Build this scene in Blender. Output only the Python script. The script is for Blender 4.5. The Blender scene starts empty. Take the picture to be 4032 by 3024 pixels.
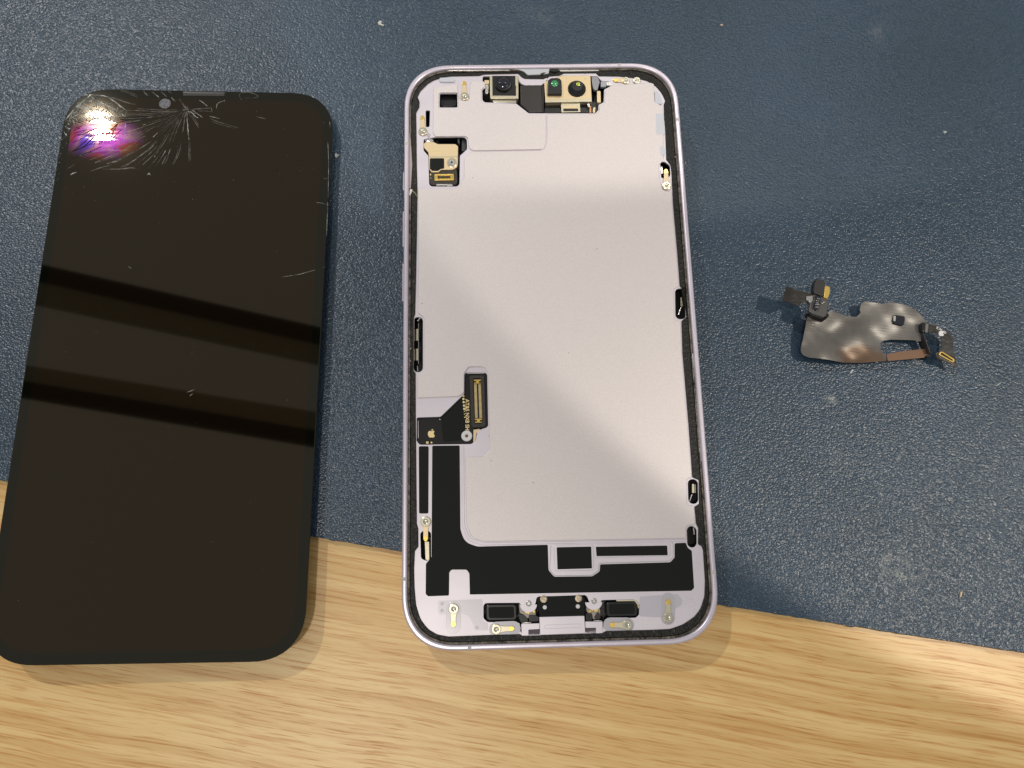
import bpy, math, random
from mathutils import Vector, Matrix
from mathutils.geometry import tessellate_polygon
random.seed(7)
sc = bpy.context.scene
K = 0.001                                    # everything below is measured in millimetres

# ------------------------------------------------------------------ camera
FPX = 3107.07                                # focal length of the phone camera on a 4032 px wide frame
TILT, ROLL, HC = 0.259024, 0.144574, 192.777
ct, st_ = math.cos(TILT), math.sin(TILT)
cr, sr = math.cos(ROLL), math.sin(ROLL)
_r = Vector((1, 0, 0)); _u = Vector((0, ct, st_)); BACK = Vector((0, -st_, ct))
RIGHT = cr * _r + sr * _u
UP = -sr * _r + cr * _u
CAM = Vector((0, 0, HC))
cd = bpy.data.cameras.new('camera'); cam = bpy.data.objects.new('camera', cd)
sc.collection.objects.link(cam); sc.camera = cam
m = Matrix((RIGHT, UP, BACK)).transposed().to_4x4(); m.translation = CAM * K
cam.matrix_world = m
cd.sensor_width = 36; cd.lens = 36 * FPX / 4032; cd.clip_start = 0.005; cd.clip_end = 20

# ------------------------------------------------------------------ world, lamps, exposure
w = bpy.data.worlds.new('World'); sc.world = w; w.use_nodes = True
bg = w.node_tree.nodes['Background']; bg.inputs[0].default_value = (0.97, 0.97, 0.97, 1); bg.inputs[1].default_value = 0.36
def lamp(name, x, y, z, size, watt, col):
    l = bpy.data.lights.new(name, 'AREA'); l.shape = 'DISK'; l.size = size; l.energy = watt; l.color = col
    o = bpy.data.objects.new(name, l); sc.collection.objects.link(o); o.location = (x, y, z)
    o.rotation_euler = (Vector((x, y, z)) - Vector((0, .05, 0))).to_track_quat('Z', 'Y').to_euler()
    return o
WARM = (1.0, 0.92, 0.81)
lamp('ceiling_lamp', -1.190, 1.124, 1.80, 0.05, 13.0, (1.0, 0.98, 0.96))
lamp('ceiling_lamp', -0.25, -0.45, 1.90, 0.12, 8.5, WARM)
def spot(name, loc, aim, edge, watt, col, size, blend):      # added narrow spot: pool ends at 'edge', standing in for the camera holder's shadow
    l = bpy.data.lights.new(name, 'SPOT'); l.energy = watt; l.color = col; l.shadow_soft_size = size
    a = Vector(aim) - Vector(loc); e = Vector(edge) - Vector(loc)
    l.spot_size = 2 * a.angle(e); l.spot_blend = blend
    o = bpy.data.objects.new(name, l); sc.collection.objects.link(o); o.location = loc
    o.rotation_euler = (-a).to_track_quat('Z', 'Y').to_euler(); return o
spot('shadow_edge_spot', (1.10, 0.12, 1.80), (0.226, 0.261, 0), (0.046, 0.021, 0.01), 56, WARM, .0035, .05)
spot('shadow_edge_spot', (0.25, 1.00, 1.90), (-0.03, 0.55, 0), (0.015, 0.096, 0.01), 17, (1.0, 0.94, 0.87), .0035, .04)
sc.view_settings.view_transform = 'Standard'; sc.view_settings.look = 'None'
sc.view_settings.exposure = -0.13; sc.view_settings.gamma = 1.0

# ------------------------------------------------------------------ survey helpers
def frame(cx, cy, cz, a, tx, ty):            # resting plane of a thing: centre, turn, slope along length, slope across
    ex = Vector((math.cos(ty), 0, math.sin(ty))); ey = Vector((0, math.cos(tx), math.sin(tx)))
    ez = ex.cross(ey).normalized(); ey = ez.cross(ex)
    R = Matrix((ex, ey, ez)).transposed()
    M = (Matrix.Rotation(a, 3, 'Z') @ R).to_4x4(); M.translation = Vector((cx, cy, cz))
    return M
FA = frame(7.439, 62.658, 11.2, 0.165627, 0.033191, 0.018943)     # chassis, origin at the middle of the rim's top
FB = frame(-82.40, 45.96, 6.0, 0.151067, -0.007386, -0.012334)    # screen, origin at the middle of the glass
FW = Matrix.Identity(4)
def P(F, z, pts, off=None):                  # measured points of the picture -> mm on the thing's own plane at height z
    inv = F.inverted(); o = inv @ CAM; R3 = inv.to_3x3(); out = []
    for p in pts:
        x, y = p[0], p[1]
        if off: x, y = off[0] + x * off[2], off[1] + y * off[2]
        d = R3 @ (RIGHT * ((x - 2016) / FPX) + UP * (-(y - 1512) / FPX) - BACK)
        t = (z - o.z) / d.z
        q = o + d * t
        out.append((q.x, q.y) + tuple(p[2:]))
    return out
Z1 = (1560, 220, .36166); Z2 = (2040, 220, .36166); Z3 = (1560, 1200, .36166); Z4 = (1560, 1700, .36166)
Z5 = (1560, 2100, .36166); Z6 = (2060, 2000, .36166); ZR = (2500, 1000, .7843)
ZC = (200, 320, .31646); ZF = (2900, 1050, .434); ZK = (1620, 520, .14466); ZP = (2020, 2320, .18083); ZM = (1880, 270, .25316)

def rounded(pts, r=0.0, seg=6):
    n = len(pts); out = []
    for i in range(n):
        p = Vector(pts[i][:2]); a = Vector(pts[i - 1][:2]); b = Vector(pts[(i + 1) % n][:2])
        rr = pts[i][2] if len(pts[i]) > 2 else r
        if rr <= 0: out.append(p); continue
        da, db = (a - p), (b - p); la, lb = da.length, db.length
        if la < 1e-6 or lb < 1e-6: continue
        da /= la; db /= lb
        ang = da.angle(db)
        if ang > math.pi - 0.06: out.append(p); continue
        t = min(rr / math.tan(ang / 2), la * .49, lb * .49); rr2 = t * math.tan(ang / 2)
        c = p + (da + db).normalized() * (rr2 / math.sin(ang / 2))
        s = p + da * t - c; e = p + db * t - c
        tot = s.angle(e); sgn = 1 if s.cross(e) > 0 else -1
        k = max(2, int(seg * tot / 1.57) + 1)
        for j in range(k + 1):
            th = sgn * tot * j / k
            out.append(c + Vector((s.x * math.cos(th) - s.y * math.sin(th), s.x * math.sin(th) + s.y * math.cos(th))))
    # drop duplicates
    res = []
    for q in out:
        if not res or (q - res[-1]).length > 1e-4: res.append(q)
    if (res[0] - res[-1]).length < 1e-4: res.pop()
    return res
def area2(l): return sum(l[i - 1].x * l[i].y - l[i].x * l[i - 1].y for i in range(len(l)))
def inset(l, d):                             # loop is CCW for outer, CW for holes; material lies on the left
    n = len(l); out = []
    for i in range(n):
        a = (l[i] - l[i - 1]); b = (l[(i + 1) % n] - l[i])
        a.normalize(); b.normalize()
        na = Vector((-a.y, a.x)); nb = Vector((-b.y, b.x)); s = na + nb
        if s.length < 1e-3: out.append(l[i] + na * d); continue
        s.normalize(); c = max(.4, s.dot(na))
        out.append(l[i] + s * (d / c))
    return out
def slab(name, loops, z0, z1, mat, parent=None, bev=0.05, r=0.0, seg=6, seg_b=2, F=None, dz=None):
    """plate with rounded outline, holes and softened top edges; loops[0] outer, the rest holes"""
    L = []
    for i, l in enumerate(loops):
        q = [Vector(p[:2]) for p in l] if r is None else rounded(l, r, seg)
        if (area2(q) > 0) != (i == 0): q.reverse()
        L.append(q)
    V = []; Fc = []
    rings = []                               # (z, inset)
    bev = min(bev, (z1 - z0) * .9)
    rings.append((z0, 0)); rings.append((z1 - bev, 0))
    if bev > 0:
        for k in range(1, seg_b + 1):
            a = k / seg_b * math.pi / 2
            rings.append((z1 - bev + bev * math.sin(a), bev * (1 - math.cos(a))))
    idx = []
    for l in L:
        per = []
        for (z, d) in rings:
            q = inset(l, d) if d > 0 else l
            s = len(V); V += [(p.x, p.y, z) for p in q]; per.append(s)
        n = len(l)
        for a, b in zip(per[:-1], per[1:]):
            for i in range(n):
                j = (i + 1) % n; Fc.append((a + i, a + j, b + j, b + i))
        idx.append((per[0], per[-1], n))
    top = [[Vector(V[t + i]) for i in range(n)] for (b, t, n) in idx]
    remap = []; remb = []
    for (b, t, n) in idx: remap += list(range(t, t + n)); remb += list(range(b, b + n))
    for tri in tessellate_polygon(top):
        a, b, c = [Vector(V[remap[i]]) for i in tri]
        up = (b - a).cross(c - a).z > 0
        t = tri if up else tri[::-1]
        Fc.append(tuple(remap[i] for i in t)); Fc.append(tuple(remb[i] for i in t[::-1]))
    if dz: V = [(x, y, z + dz(x, y)) for x, y, z in V]
    return mesh(name, V, Fc, mat, parent, F)
def mesh(name, V, Fc, mat, parent=None, F=None, ang=35, flat=False):
    me = bpy.data.meshes.new(name)
    if F is not None and parent is None: pass
    me.from_pydata([(x * K, y * K, z * K) for x, y, z in V], [], Fc); me.update()
    if not flat:
        for p in me.polygons: p.use_smooth = True
        me.set_sharp_from_angle(angle=math.radians(ang))
        for p in me.polygons:
            if p.normal.z > .9995 or p.normal.z < -.9995: p.use_smooth = False
    if mat: me.materials.append(mat)
    o = bpy.data.objects.new(name, me); sc.collection.objects.link(o)
    if parent: o.parent = parent
    elif F is not None:
        M = F.copy(); M.translation = M.translation * K; o.matrix_world = M
    return o
def lathe(name, c, prof, mat, parent=None, n=24, tilt=None):
    """prof: list of (radius, z)"""
    V = []; Fc = []
    for (r, z) in prof:
        for i in range(n):
            a = 2 * math.pi * i / n; V.append([r * math.cos(a), r * math.sin(a), z])
    for k in range(len(prof) - 1):
        for i in range(n):
            j = (i + 1) % n; Fc.append((k * n + i, k * n + j, (k + 1) * n + j, (k + 1) * n + i))
    Fc.append(tuple(range((len(prof) - 1) * n, len(prof) * n)))
    V = [(c[0] + x, c[1] + y, z) for x, y, z in V]
    return mesh(name, V, Fc, mat, parent)
def ball(name, c, z, r, mat, parent=None, flatten=.5):
    return lathe(name, c, [(r * math.cos(a), z + r * flatten * math.sin(a)) for a in [i * math.pi / 16 for i in range(8)]] + [(r * .05, z + r * flatten)], mat, parent, 28)
def rect4(x0, y0, x1, y1): return [(x0, y0), (x1, y0), (x1, y1), (x0, y1)]
def thing(name, F, label, cat):
    o = bpy.data.objects.new(name, None); sc.collection.objects.link(o)
    o.empty_display_size = .01
    M = F.copy(); M.translation = M.translation * K; o.matrix_world = M
    o['label'] = label; o['category'] = cat
    return o
def tag(o, label, cat): o['label'] = label; o['category'] = cat; return o

# ------------------------------------------------------------------ materials
def mat(name, col, rough=.5, metal=0.0, spec=.5, bump=None, bscale=1000, bdist=.00005, var=0.0, vscale=300, coat=0.0, aniso=0, alpha=1.0, rvar=0.0):
    M = bpy.data.materials.new(name); M.use_nodes = True
    nt = M.node_tree; b = nt.nodes['Principled BSDF']
    b.inputs['Base Color'].default_value = (*col, 1); b.inputs['Roughness'].default_value = rough
    b.inputs['Metallic'].default_value = metal; b.inputs['Specular IOR Level'].default_value = spec
    b.inputs['Coat Weight'].default_value = coat; b.inputs['Coat Roughness'].default_value = .05
    b.inputs['Alpha'].default_value = alpha
    tc = nt.nodes.new('ShaderNodeTexCoord')
    if var > 0 or rvar > 0:
        n = nt.nodes.new('ShaderNodeTexNoise'); n.inputs['Scale'].default_value = vscale; n.inputs['Detail'].default_value = 5
        nt.links.new(tc.outputs['Object'], n.inputs['Vector'])
        if var > 0:
            r = nt.nodes.new('ShaderNodeMapRange'); r.inputs[1].default_value = .3; r.inputs[2].default_value = .7
            r.inputs[3].default_value = 1 - var; r.inputs[4].default_value = 1 + var
            nt.links.new(n.outputs['Fac'], r.inputs[0])
            mx = nt.nodes.new('ShaderNodeVectorMath'); mx.operation = 'SCALE'; mx.inputs[0].default_value = col
            nt.links.new(r.outputs[0], mx.inputs['Scale']); nt.links.new(mx.outputs[0], b.inputs['Base Color'])
        if rvar > 0:
            r = nt.nodes.new('ShaderNodeMapRange'); r.inputs[1].default_value = .3; r.inputs[2].default_value = .7
            r.inputs[3].default_value = max(0, rough - rvar); r.inputs[4].default_value = rough + rvar
            nt.links.new(n.outputs['Fac'], r.inputs[0]); nt.links.new(r.outputs[0], b.inputs['Roughness'])
    if bump:
        n = nt.nodes.new('ShaderNodeTexNoise'); n.inputs['Scale'].default_value = bscale; n.inputs['Detail'].default_value = 4
        nt.links.new(tc.outputs['Object'], n.inputs['Vector'])
        bp = nt.nodes.new('ShaderNodeBump'); bp.inputs['Strength'].default_value = bump; bp.inputs['Distance'].default_value = bdist
        nt.links.new(n.outputs['Fac'], bp.inputs['Height']); nt.links.new(bp.outputs[0], b.inputs['Normal'])
    return M
m_rim = mat('anodised_lilac', (.72, .66, .74), .34, .55, .5, bump=.3, bscale=3000, bdist=.00001, var=.05, vscale=200)
m_band = mat('plastic_band', (.55, .52, .52), .5)
m_plate = mat('anodised_lilac_plate', (.71, .665, .72), .42, .5, .5, bump=.5, bscale=6000, bdist=.000008, var=.05, vscale=120)
m_panel = mat('champagne_plate', (.735, .68, .67), .46, .5, .5, bump=.9, bscale=4500, bdist=.000012, var=.06, vscale=3800)
m_gasket = mat('black_adhesive', (.010, .010, .008), .42, 0, .35, bump=1.0, bscale=1400, bdist=.00025, rvar=.2, vscale=900)
m_blackplastic = mat('black_plastic', (.012, .012, .013), .28, 0, .5)
m_deep = mat('dark_cavity', (.01, .01, .011), .35)
m_tape = mat('graphite_tape', (.006, .0075, .0065), .6, 0, .22, bump=.4, bscale=4000, bdist=.00002)
m_steel = mat('steel', (.62, .61, .58), .3, .9, bump=.3, bscale=2500, bdist=.00003)
m_tin = mat('pale_brass', (.62, .57, .42), .36, .8, bump=.2, bscale=3000, bdist=.00002)
m_gold = mat('gold', (.95, .66, .18), .28, .9)
m_goldp = mat('pale_gold', (.78, .62, .38), .40, .6, bump=.2, bscale=2000, bdist=.00002)
m_flex = mat('black_flex', (.010, .009, .008), .35, 0, .35)
m_flexgloss = mat('glossy_flex', (.035, .031, .028), .3, 0, .5)
m_white = mat('white_plastic', (.78, .76, .76), .5)
m_lens = mat('lens_glass', (.004, .004, .012), .06, 0, .8, coat=.6)
m_green = mat('green_lens', (.06, .32, .13), .15, .1, .8)
m_yel = mat('yellow_lens', (.55, .62, .10), .2, .5, .8, bump=.8, bscale=3000, bdist=.0001)
m_foam = mat('grey_foam', (.055, .050, .043), .85, bump=1, bscale=5000, bdist=.0001, var=.3, vscale=3000)
m_print = mat('gold_print', (.90, .72, .36), .45, .3)
m_film = mat('clear_film', (.58, .56, .60), .22, .2, .5)

# ------------------------------------------------------------------ wooden table
def wood():
    M = bpy.data.materials.new('oak_laminate'); M.use_nodes = True; nt = M.node_tree; N = nt.nodes; L = nt.links
    b = N['Principled BSDF']; tc = N.new('ShaderNodeTexCoord')
    mp = N.new('ShaderNodeMapping'); mp.inputs['Rotation'].default_value = (0, 0, math.radians(1.5)); L.new(tc.outputs['Object'], mp.inputs[0])
    # gentle waviness of the grain
    wn = N.new('ShaderNodeTexNoise'); wn.inputs['Scale'].default_value = 14; wn.inputs['Detail'].default_value = 2; L.new(mp.outputs[0], wn.inputs['Vector'])
    ws = N.new('ShaderNodeVectorMath'); ws.operation = 'MULTIPLY_ADD'; ws.inputs[1].default_value = (0, .005, 0); L.new(wn.outputs['Color'], ws.inputs[0]); L.new(mp.outputs[0], ws.inputs[2])
    def streak(sx, sy, det, ro=.55):
        a = N.new('ShaderNodeMapping'); a.inputs['Scale'].default_value = (sx, sy, 1); L.new(ws.outputs[0], a.inputs[0])
        n = N.new('ShaderNodeTexNoise'); n.inputs['Scale'].default_value = 1; n.inputs['Detail'].default_value = det; n.inputs['Roughness'].default_value = ro
        L.new(a.outputs[0], n.inputs['Vector']); return n.outputs['Fac']
    broad = streak(6, 300, 4); mid = streak(38, 1400, 3, .6); pore = streak(95, 2700, 2, .5)
    r1 = N.new('ShaderNodeValToRGB'); e = r1.color_ramp.elements
    e[0].position = .30; e[0].color = (.72, .42, .13, 1); e[1].position = .60; e[1].color = (.92, .64, .27, 1)
    L.new(broad, r1.inputs[0])
    r2 = N.new('ShaderNodeValToRGB'); e = r2.color_ramp.elements
    e[0].position = .36; e[0].color = (.78, .58, .38, 1); e[1].position = .50; e[1].color = (1, 1, 1, 1)
    L.new(mid, r2.inputs[0])
    r3 = N.new('ShaderNodeValToRGB'); e = r3.color_ramp.elements
    e[0].position = .32; e[0].color = (.72, .50, .28, 1); e[1].position = .42; e[1].color = (1, 1, 1, 1)
    L.new(pore, r3.inputs[0])
    m1 = N.new('ShaderNodeMix'); m1.data_type = 'RGBA'; m1.blend_type = 'MULTIPLY'; m1.inputs[0].default_value = .75
    L.new(r1.outputs[0], m1.inputs[6]); L.new(r2.outputs[0], m1.inputs[7])
    m2 = N.new('ShaderNodeMix'); m2.data_type = 'RGBA'; m2.blend_type = 'MULTIPLY'; m2.inputs[0].default_value = .8
    L.new(m1.outputs[2], m2.inputs[6]); L.new(r3.outputs[0], m2.inputs[7])
    L.new(m2.outputs[2], b.inputs['Base Color'])
    b.inputs['Roughness'].default_value = .38; b.inputs['Specular IOR Level'].default_value = .7
    ad = N.new('ShaderNodeMath'); ad.operation = 'MULTIPLY_ADD'; ad.inputs[1].default_value = .5; L.new(mid, ad.inputs[0]); L.new(r3.outputs[0], ad.inputs[2])
    fn = N.new('ShaderNodeTexNoise'); fn.inputs['Scale'].default_value = 2200; fn.inputs['Detail'].default_value = 2; L.new(tc.outputs['Object'], fn.inputs['Vector'])
    ad2 = N.new('ShaderNodeMath'); ad2.operation = 'MULTIPLY_ADD'; ad2.inputs[1].default_value = .5; L.new(fn.outputs['Fac'], ad2.inputs[0]); L.new(ad.outputs[0], ad2.inputs[2])
    bp = N.new('ShaderNodeBump'); bp.inputs['Strength'].default_value = .4; bp.inputs['Distance'].default_value = .00007
    L.new(ad2.outputs[0], bp.inputs['Height']); L.new(bp.outputs[0], b.inputs['Normal'])
    return M
tb = slab('tabletop', [rect4(-700, -450, 700, 750)], -30, 0, wood(), bev=2, r=4, F=FW)
tb['kind'] = 'structure'; tb['label'] = 'light oak wood tabletop with fine horizontal grain'

# ------------------------------------------------------------------ navy leather mat
MATZ = 1.5
def leather():
    M = bpy.data.materials.new('navy_leatherette'); M.use_nodes = True; nt = M.node_tree; N = nt.nodes; L = nt.links
    b = N['Principled BSDF']; tc = N.new('ShaderNodeTexCoord')
    mp = N.new('ShaderNodeMapping'); mp.inputs['Rotation'].default_value = (0, 0, .25); mp.inputs['Scale'].default_value = (1, 1.3, 1); L.new(tc.outputs['Object'], mp.inputs[0])
    wn = N.new('ShaderNodeTexNoise'); wn.inputs['Scale'].default_value = 900; wn.inputs['Detail'].default_value = 2; L.new(tc.outputs['Object'], wn.inputs['Vector'])
    wa = N.new('ShaderNodeVectorMath'); wa.operation = 'MULTIPLY_ADD'; wa.inputs[1].default_value = (.0007, .0007, 0); L.new(wn.outputs['Color'], wa.inputs[0]); L.new(mp.outputs[0], wa.inputs[2])
    v = N.new('ShaderNodeTexVoronoi'); v.feature = 'SMOOTH_F1'; v.inputs['Scale'].default_value = 1900; v.inputs['Smoothness'].default_value = .35; L.new(wa.outputs[0], v.inputs['Vector'])
    v2 = N.new('ShaderNodeTexVoronoi'); v2.feature = 'SMOOTH_F1'; v2.inputs['Scale'].default_value = 900; v2.inputs['Smoothness'].default_value = .5; L.new(wa.outputs[0], v2.inputs['Vector'])
    n = N.new('ShaderNodeTexNoise'); n.inputs['Scale'].default_value = 3500; n.inputs['Detail'].default_value = 2; L.new(tc.outputs['Object'], n.inputs['Vector'])
    a = N.new('ShaderNodeMath'); a.operation = 'MULTIPLY_ADD'; a.inputs[1].default_value = .55; L.new(v2.outputs['Distance'], a.inputs[0]); L.new(v.outputs['Distance'], a.inputs[2])
    a2 = N.new('ShaderNodeMath'); a2.operation = 'MULTIPLY_ADD'; a2.inputs[1].default_value = -.35; L.new(n.outputs['Fac'], a2.inputs[0]); L.new(a.outputs[0], a2.inputs[2])
    bp = N.new('ShaderNodeBump'); bp.invert = True; bp.inputs['Strength'].default_value = 1.0; bp.inputs['Distance'].default_value = .00010
    L.new(a2.outputs[0], bp.inputs['Height']); L.new(bp.outputs[0], b.inputs['Normal'])
    # colour: navy, a little worn and mottled, with a few pale rubbed places
    n2 = N.new('ShaderNodeTexNoise'); n2.inputs['Scale'].default_value = 22; n2.inputs['Detail'].default_value = 5; L.new(tc.outputs['Object'], n2.inputs['Vector'])
    r = N.new('ShaderNodeValToRGB'); e = r.color_ramp.elements
    e[0].position = .3; e[0].color = (.030, .057, .088, 1); e[1].position = .7; e[1].color = (.039, .074, .117, 1); L.new(n2.outputs['Fac'], r.inputs[0])
    # base colour darker in the crevices, paler on the raised grain
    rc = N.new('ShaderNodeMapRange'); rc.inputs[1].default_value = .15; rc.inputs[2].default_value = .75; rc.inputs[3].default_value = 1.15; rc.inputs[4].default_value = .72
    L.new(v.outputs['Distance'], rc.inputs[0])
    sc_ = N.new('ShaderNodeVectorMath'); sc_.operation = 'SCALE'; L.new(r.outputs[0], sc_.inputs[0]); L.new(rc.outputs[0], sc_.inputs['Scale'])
    cur = sc_.outputs[0]
    fn = N.new('ShaderNodeTexNoise'); fn.inputs['Scale'].default_value = 500; fn.inputs['Detail'].default_value = 6; fn.inputs['Roughness'].default_value = .7; L.new(tc.outputs['Object'], fn.inputs['Vector'])
    for (px, py, rx, ry, amt) in [(3540, 2235, 8.5, 8, .8), (3450, 125, 4, 5, .35), (3272, 1575, 2.2, 2, 1.6), (3300, 1800, 6, 4, .25), (2120, 60, 9, 4, .25), (3320, 1170, 3, 2, .2)]:
        c = P(FW, MATZ, [(px, py)])[0]
        s = N.new('ShaderNodeVectorMath'); s.operation = 'SUBTRACT'; s.inputs[1].default_value = (c[0] * K, c[1] * K, MATZ * K); L.new(tc.outputs['Object'], s.inputs[0])
        d = N.new('ShaderNodeVectorMath'); d.operation = 'MULTIPLY'; d.inputs[1].default_value = (1 / (rx * K), 1 / (ry * K), 0); L.new(s.outputs[0], d.inputs[0])
        ln = N.new('ShaderNodeVectorMath'); ln.operation = 'LENGTH'; L.new(d.outputs[0], ln.inputs[0])
        mr = N.new('ShaderNodeMapRange'); mr.interpolation_type = 'SMOOTHSTEP'; mr.inputs[1].default_value = 1.0; mr.inputs[2].default_value = .2; mr.inputs[3].default_value = 0; mr.inputs[4].default_value = amt
        L.new(ln.outputs['Value'], mr.inputs[0])
        mu = N.new('ShaderNodeMath'); mu.operation = 'MULTIPLY'; L.new(mr.outputs[0], mu.inputs[0])
        rr = N.new('ShaderNodeMapRange'); rr.inputs[1].default_value = .45; rr.inputs[2].default_value = .72; L.new(fn.outputs['Fac'], rr.inputs[0]); L.new(rr.outputs[0], mu.inputs[1])
        cl = N.new('ShaderNodeClamp'); L.new(mu.outputs[0], cl.inputs[0])
        mx = N.new('ShaderNodeMix'); mx.data_type = 'RGBA'; mx.inputs[7].default_value = (.30, .32, .30, 1); L.new(cl.outputs[0], mx.inputs[0]); L.new(cur, mx.inputs[6]); cur = mx.outputs[2]
    L.new(cur, b.inputs['Base Color'])
    b.inputs['Roughness'].default_value = .29; b.inputs['Specular IOR Level'].default_value = .58
    return M
edge = P(FW, MATZ, [(-1400, 1690), (-500, 1822), (28, 1895), (560, 1985), (1233, 2113), (1583, 2173), (2200, 2277), (2830, 2382), (3353, 2465), (4032, 2571), (4700, 2668), (5600, 2800)])
pts = []
for (a, b) in zip(edge[:-1], edge[1:]):
    n = max(2, int(math.dist(a[:2], b[:2]) / .9))
    for i in range(n):
        t = i / n; pts.append((a[0] + (b[0] - a[0]) * t, a[1] + (b[1] - a[1]) * t + random.gauss(0, .055) + (-.35 * random.random() if random.random() < .06 else 0)))
pts.append(edge[-1][:2])
pts += [(edge[-1][0], 560), (edge[0][0], 560)]
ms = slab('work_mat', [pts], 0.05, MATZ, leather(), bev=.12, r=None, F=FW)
tag(ms, 'dark navy blue leather grained work mat covering most of the wooden table', 'work mat')

# ------------------------------------------------------------------ ceiling tracks seen only in the black glass
m_track = mat('black_track', (.004, .004, .004), .8, spec=.1); m_grey = mat('grey_duct', (.34, .33, .26), .8, spec=.1)
def bar(name, p, q, z, wd, h, mt, label):
    d = (Vector(q) - Vector(p)).normalized(); nrm = Vector((-d.y, d.x)) * wd / 2
    p = Vector(p) - d * 900; q = Vector(q) + d * 900
    o = slab(name, [[(p - nrm)[:], (q - nrm)[:], (q + nrm)[:], (p + nrm)[:]]], z, z + h, mt, bev=3, r=2, F=FW)
    o['kind'] = 'structure'; o['label'] = label
bar('ceiling_duct', (-1211, 620), (-476, 575), 1812, 54, 50, m_grey, 'grey ceiling duct beside the upper black track')
bar('ceiling_track', (-1226, 670), (-484, 615), 1806, 46, 40, m_track, 'black ceiling track mirrored as upper dark band in the glass')
bar('ceiling_duct', (-1187, 395), (-450, 387), 1812, 52, 50, m_grey, 'grey ceiling duct beside the lower black track')
bar('ceiling_track', (-1177, 359), (-441, 345), 1806, 38, 40, m_track, 'black ceiling track mirrored as lower dark band in the glass')

# ------------------------------------------------------------------ PHONE CHASSIS
A = thing('phone_chassis', FA, 'opened lilac smartphone body without its screen lying face up in the middle', 'phone body')
def W(z, pts, off=None): return P(FA, z, pts, off)
hw, hh = 35.75, 73.35
def rr_loop(w, h, r, n=14, p=2.35):
    out = []
    for (cx, cy, a0) in [(w - r, h - r, 0), (-w + r, h - r, 90), (-w + r, -h + r, 180), (w - r, -h + r, 270)]:
        for i in range(n + 1):
            a = math.radians(a0 + 90 * i / n); c, s = math.cos(a), math.sin(a)
            out.append((cx + r * math.copysign(abs(c) ** (2 / p), c), cy + r * math.copysign(abs(s) ** (2 / p), s)))
    return out
RIMR = 12.6
outer = rr_loop(hw, hh, RIMR); inner = rr_loop(hw - 1.25, hh - 1.25, RIMR - 1.1)
slab('frame', [outer, inner], -7.8, 0, m_rim, A, bev=.42, r=None, seg_b=3)
slab('back_glass', [inner], -7.7, -5.6, m_deep, A, bev=0, r=None)
# antenna bands, set a hair proud across the rim
def band(p, q, half=.75):                     # p outside, q inside (local mm)
    p, q = Vector(p), Vector(q); d = (q - p).normalized(); n = Vector((-d.y, d.x)) * half
    slab('antenna_band', [[(p - n)[:], (q - n)[:], (q + n)[:], (p + n)[:]]], -7.7, .012, m_band, A, bev=.40, r=0, seg_b=3)
for (px, py, ax) in [(1583, 2280, 'L'), (2824, 2253, 'R'), (1590, 565, 'L'), (2684, 470, 'R'), (1849, 2560, 'B'), (2438, 250, 'T')]:
    u, v = W(0, [(px, py)])[0][:2]
    if ax == 'L': band((-hw - .012, v), (-hw + 1.25, v))
    if ax == 'R': band((hw + .012, v), (hw - 1.25, v))
    if ax == 'B': band((u, -hh - .012), (u, -hh + 1.25))
    if ax == 'T': band((u, hh + .012), (u, hh - 1.25))
for (y0, y1, lab) in [(681, 752, 'short mute switch'), (835, 974, None), (1040, 1189, None)]:
    v0 = W(-3, [(1587, y0)])[0][1]; v1 = W(-3, [(1587, y1)])[0][1]
    o = slab('side_button', [rect4(-hw - .55, v1, -hw + .2, v0)], -5.2, -2.4, m_rim, A, bev=.2, r=.15)
    if lab: o['label'] = lab
# mid plate outline
zg, zp, zm = -.80, -1.25, -.88
PO = [(1705, 318, .8), (1683, 332, 2), (1654, 361, 2), (1644, 383, .3), (1651, 401, .3), (1650, 423, .3), (1638, 444, .5), (1640, 560, .3), (1640, 640, .3), (1643, 735, .3), (1641, 900), (1637, 1100),
      (1634, 1236, .2), (1628, 1252, .4), (1627, 1458, .4), (1636, 1470, .3), (1636, 1600), (1638, 1808), (1640, 2062, .3), (1646, 2080, .4), (1647, 2152, .4), (1633, 2170, .3), (1630, 2243), (1632, 2317, 2), (1638, 2382, 3), (1654, 2436, 4), (1683, 2476, 4),
      (1719, 2498, 3), (1763, 2507, 2), (1922, 2501), (2046, 2497, .3), (2056, 2504, .2), (2078, 2504, .1), (2300, 2496, .1), (2372, 2492, .2), (2386, 2486, .5), (2566, 2481, 2), (2639, 2477, 4), (2689, 2459, 4), (2733, 2430, 4), (2758, 2398, 4), (2774, 2347, 3), (2776, 2289, 2),
      (2768, 2165, .3), (2762, 2150, .3), (2749, 2143, .3), (2750, 2080, .3), (2741, 2062, .3), (2735, 1996, .3), (2753, 1984, .3), (2752, 1890, .3), (2727, 1880, .3), (2712, 1674), (2688, 1392), (2684, 1265, .3), (2702, 1250, .3), (2701, 1140, .4), (2677, 1128, .3), (2668, 1000), (2651, 813), (2644, 672, .5), (2640, 650, .5), (2624, 628, .5), (2620, 509), (2615, 451),
      (2614, 412, .3), (2620, 397, .3), (2604, 365, 2), (2582, 339, 2), (2546, 318, 2), (2510, 309, 2), (2438, 301), (2358, 300, .5), (2347, 288, .5), (2221, 289, .5), (2203, 298, .5), (2163, 301, .5), (2150, 312, .3), (2066, 310, .5), (2053, 303, .3), (2040, 290, .5), (1907, 293, .5), (1885, 299), (1777, 301, 1), (1741, 305, 2)]
plate_out = rounded(W(zp, PO), .3)
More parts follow.
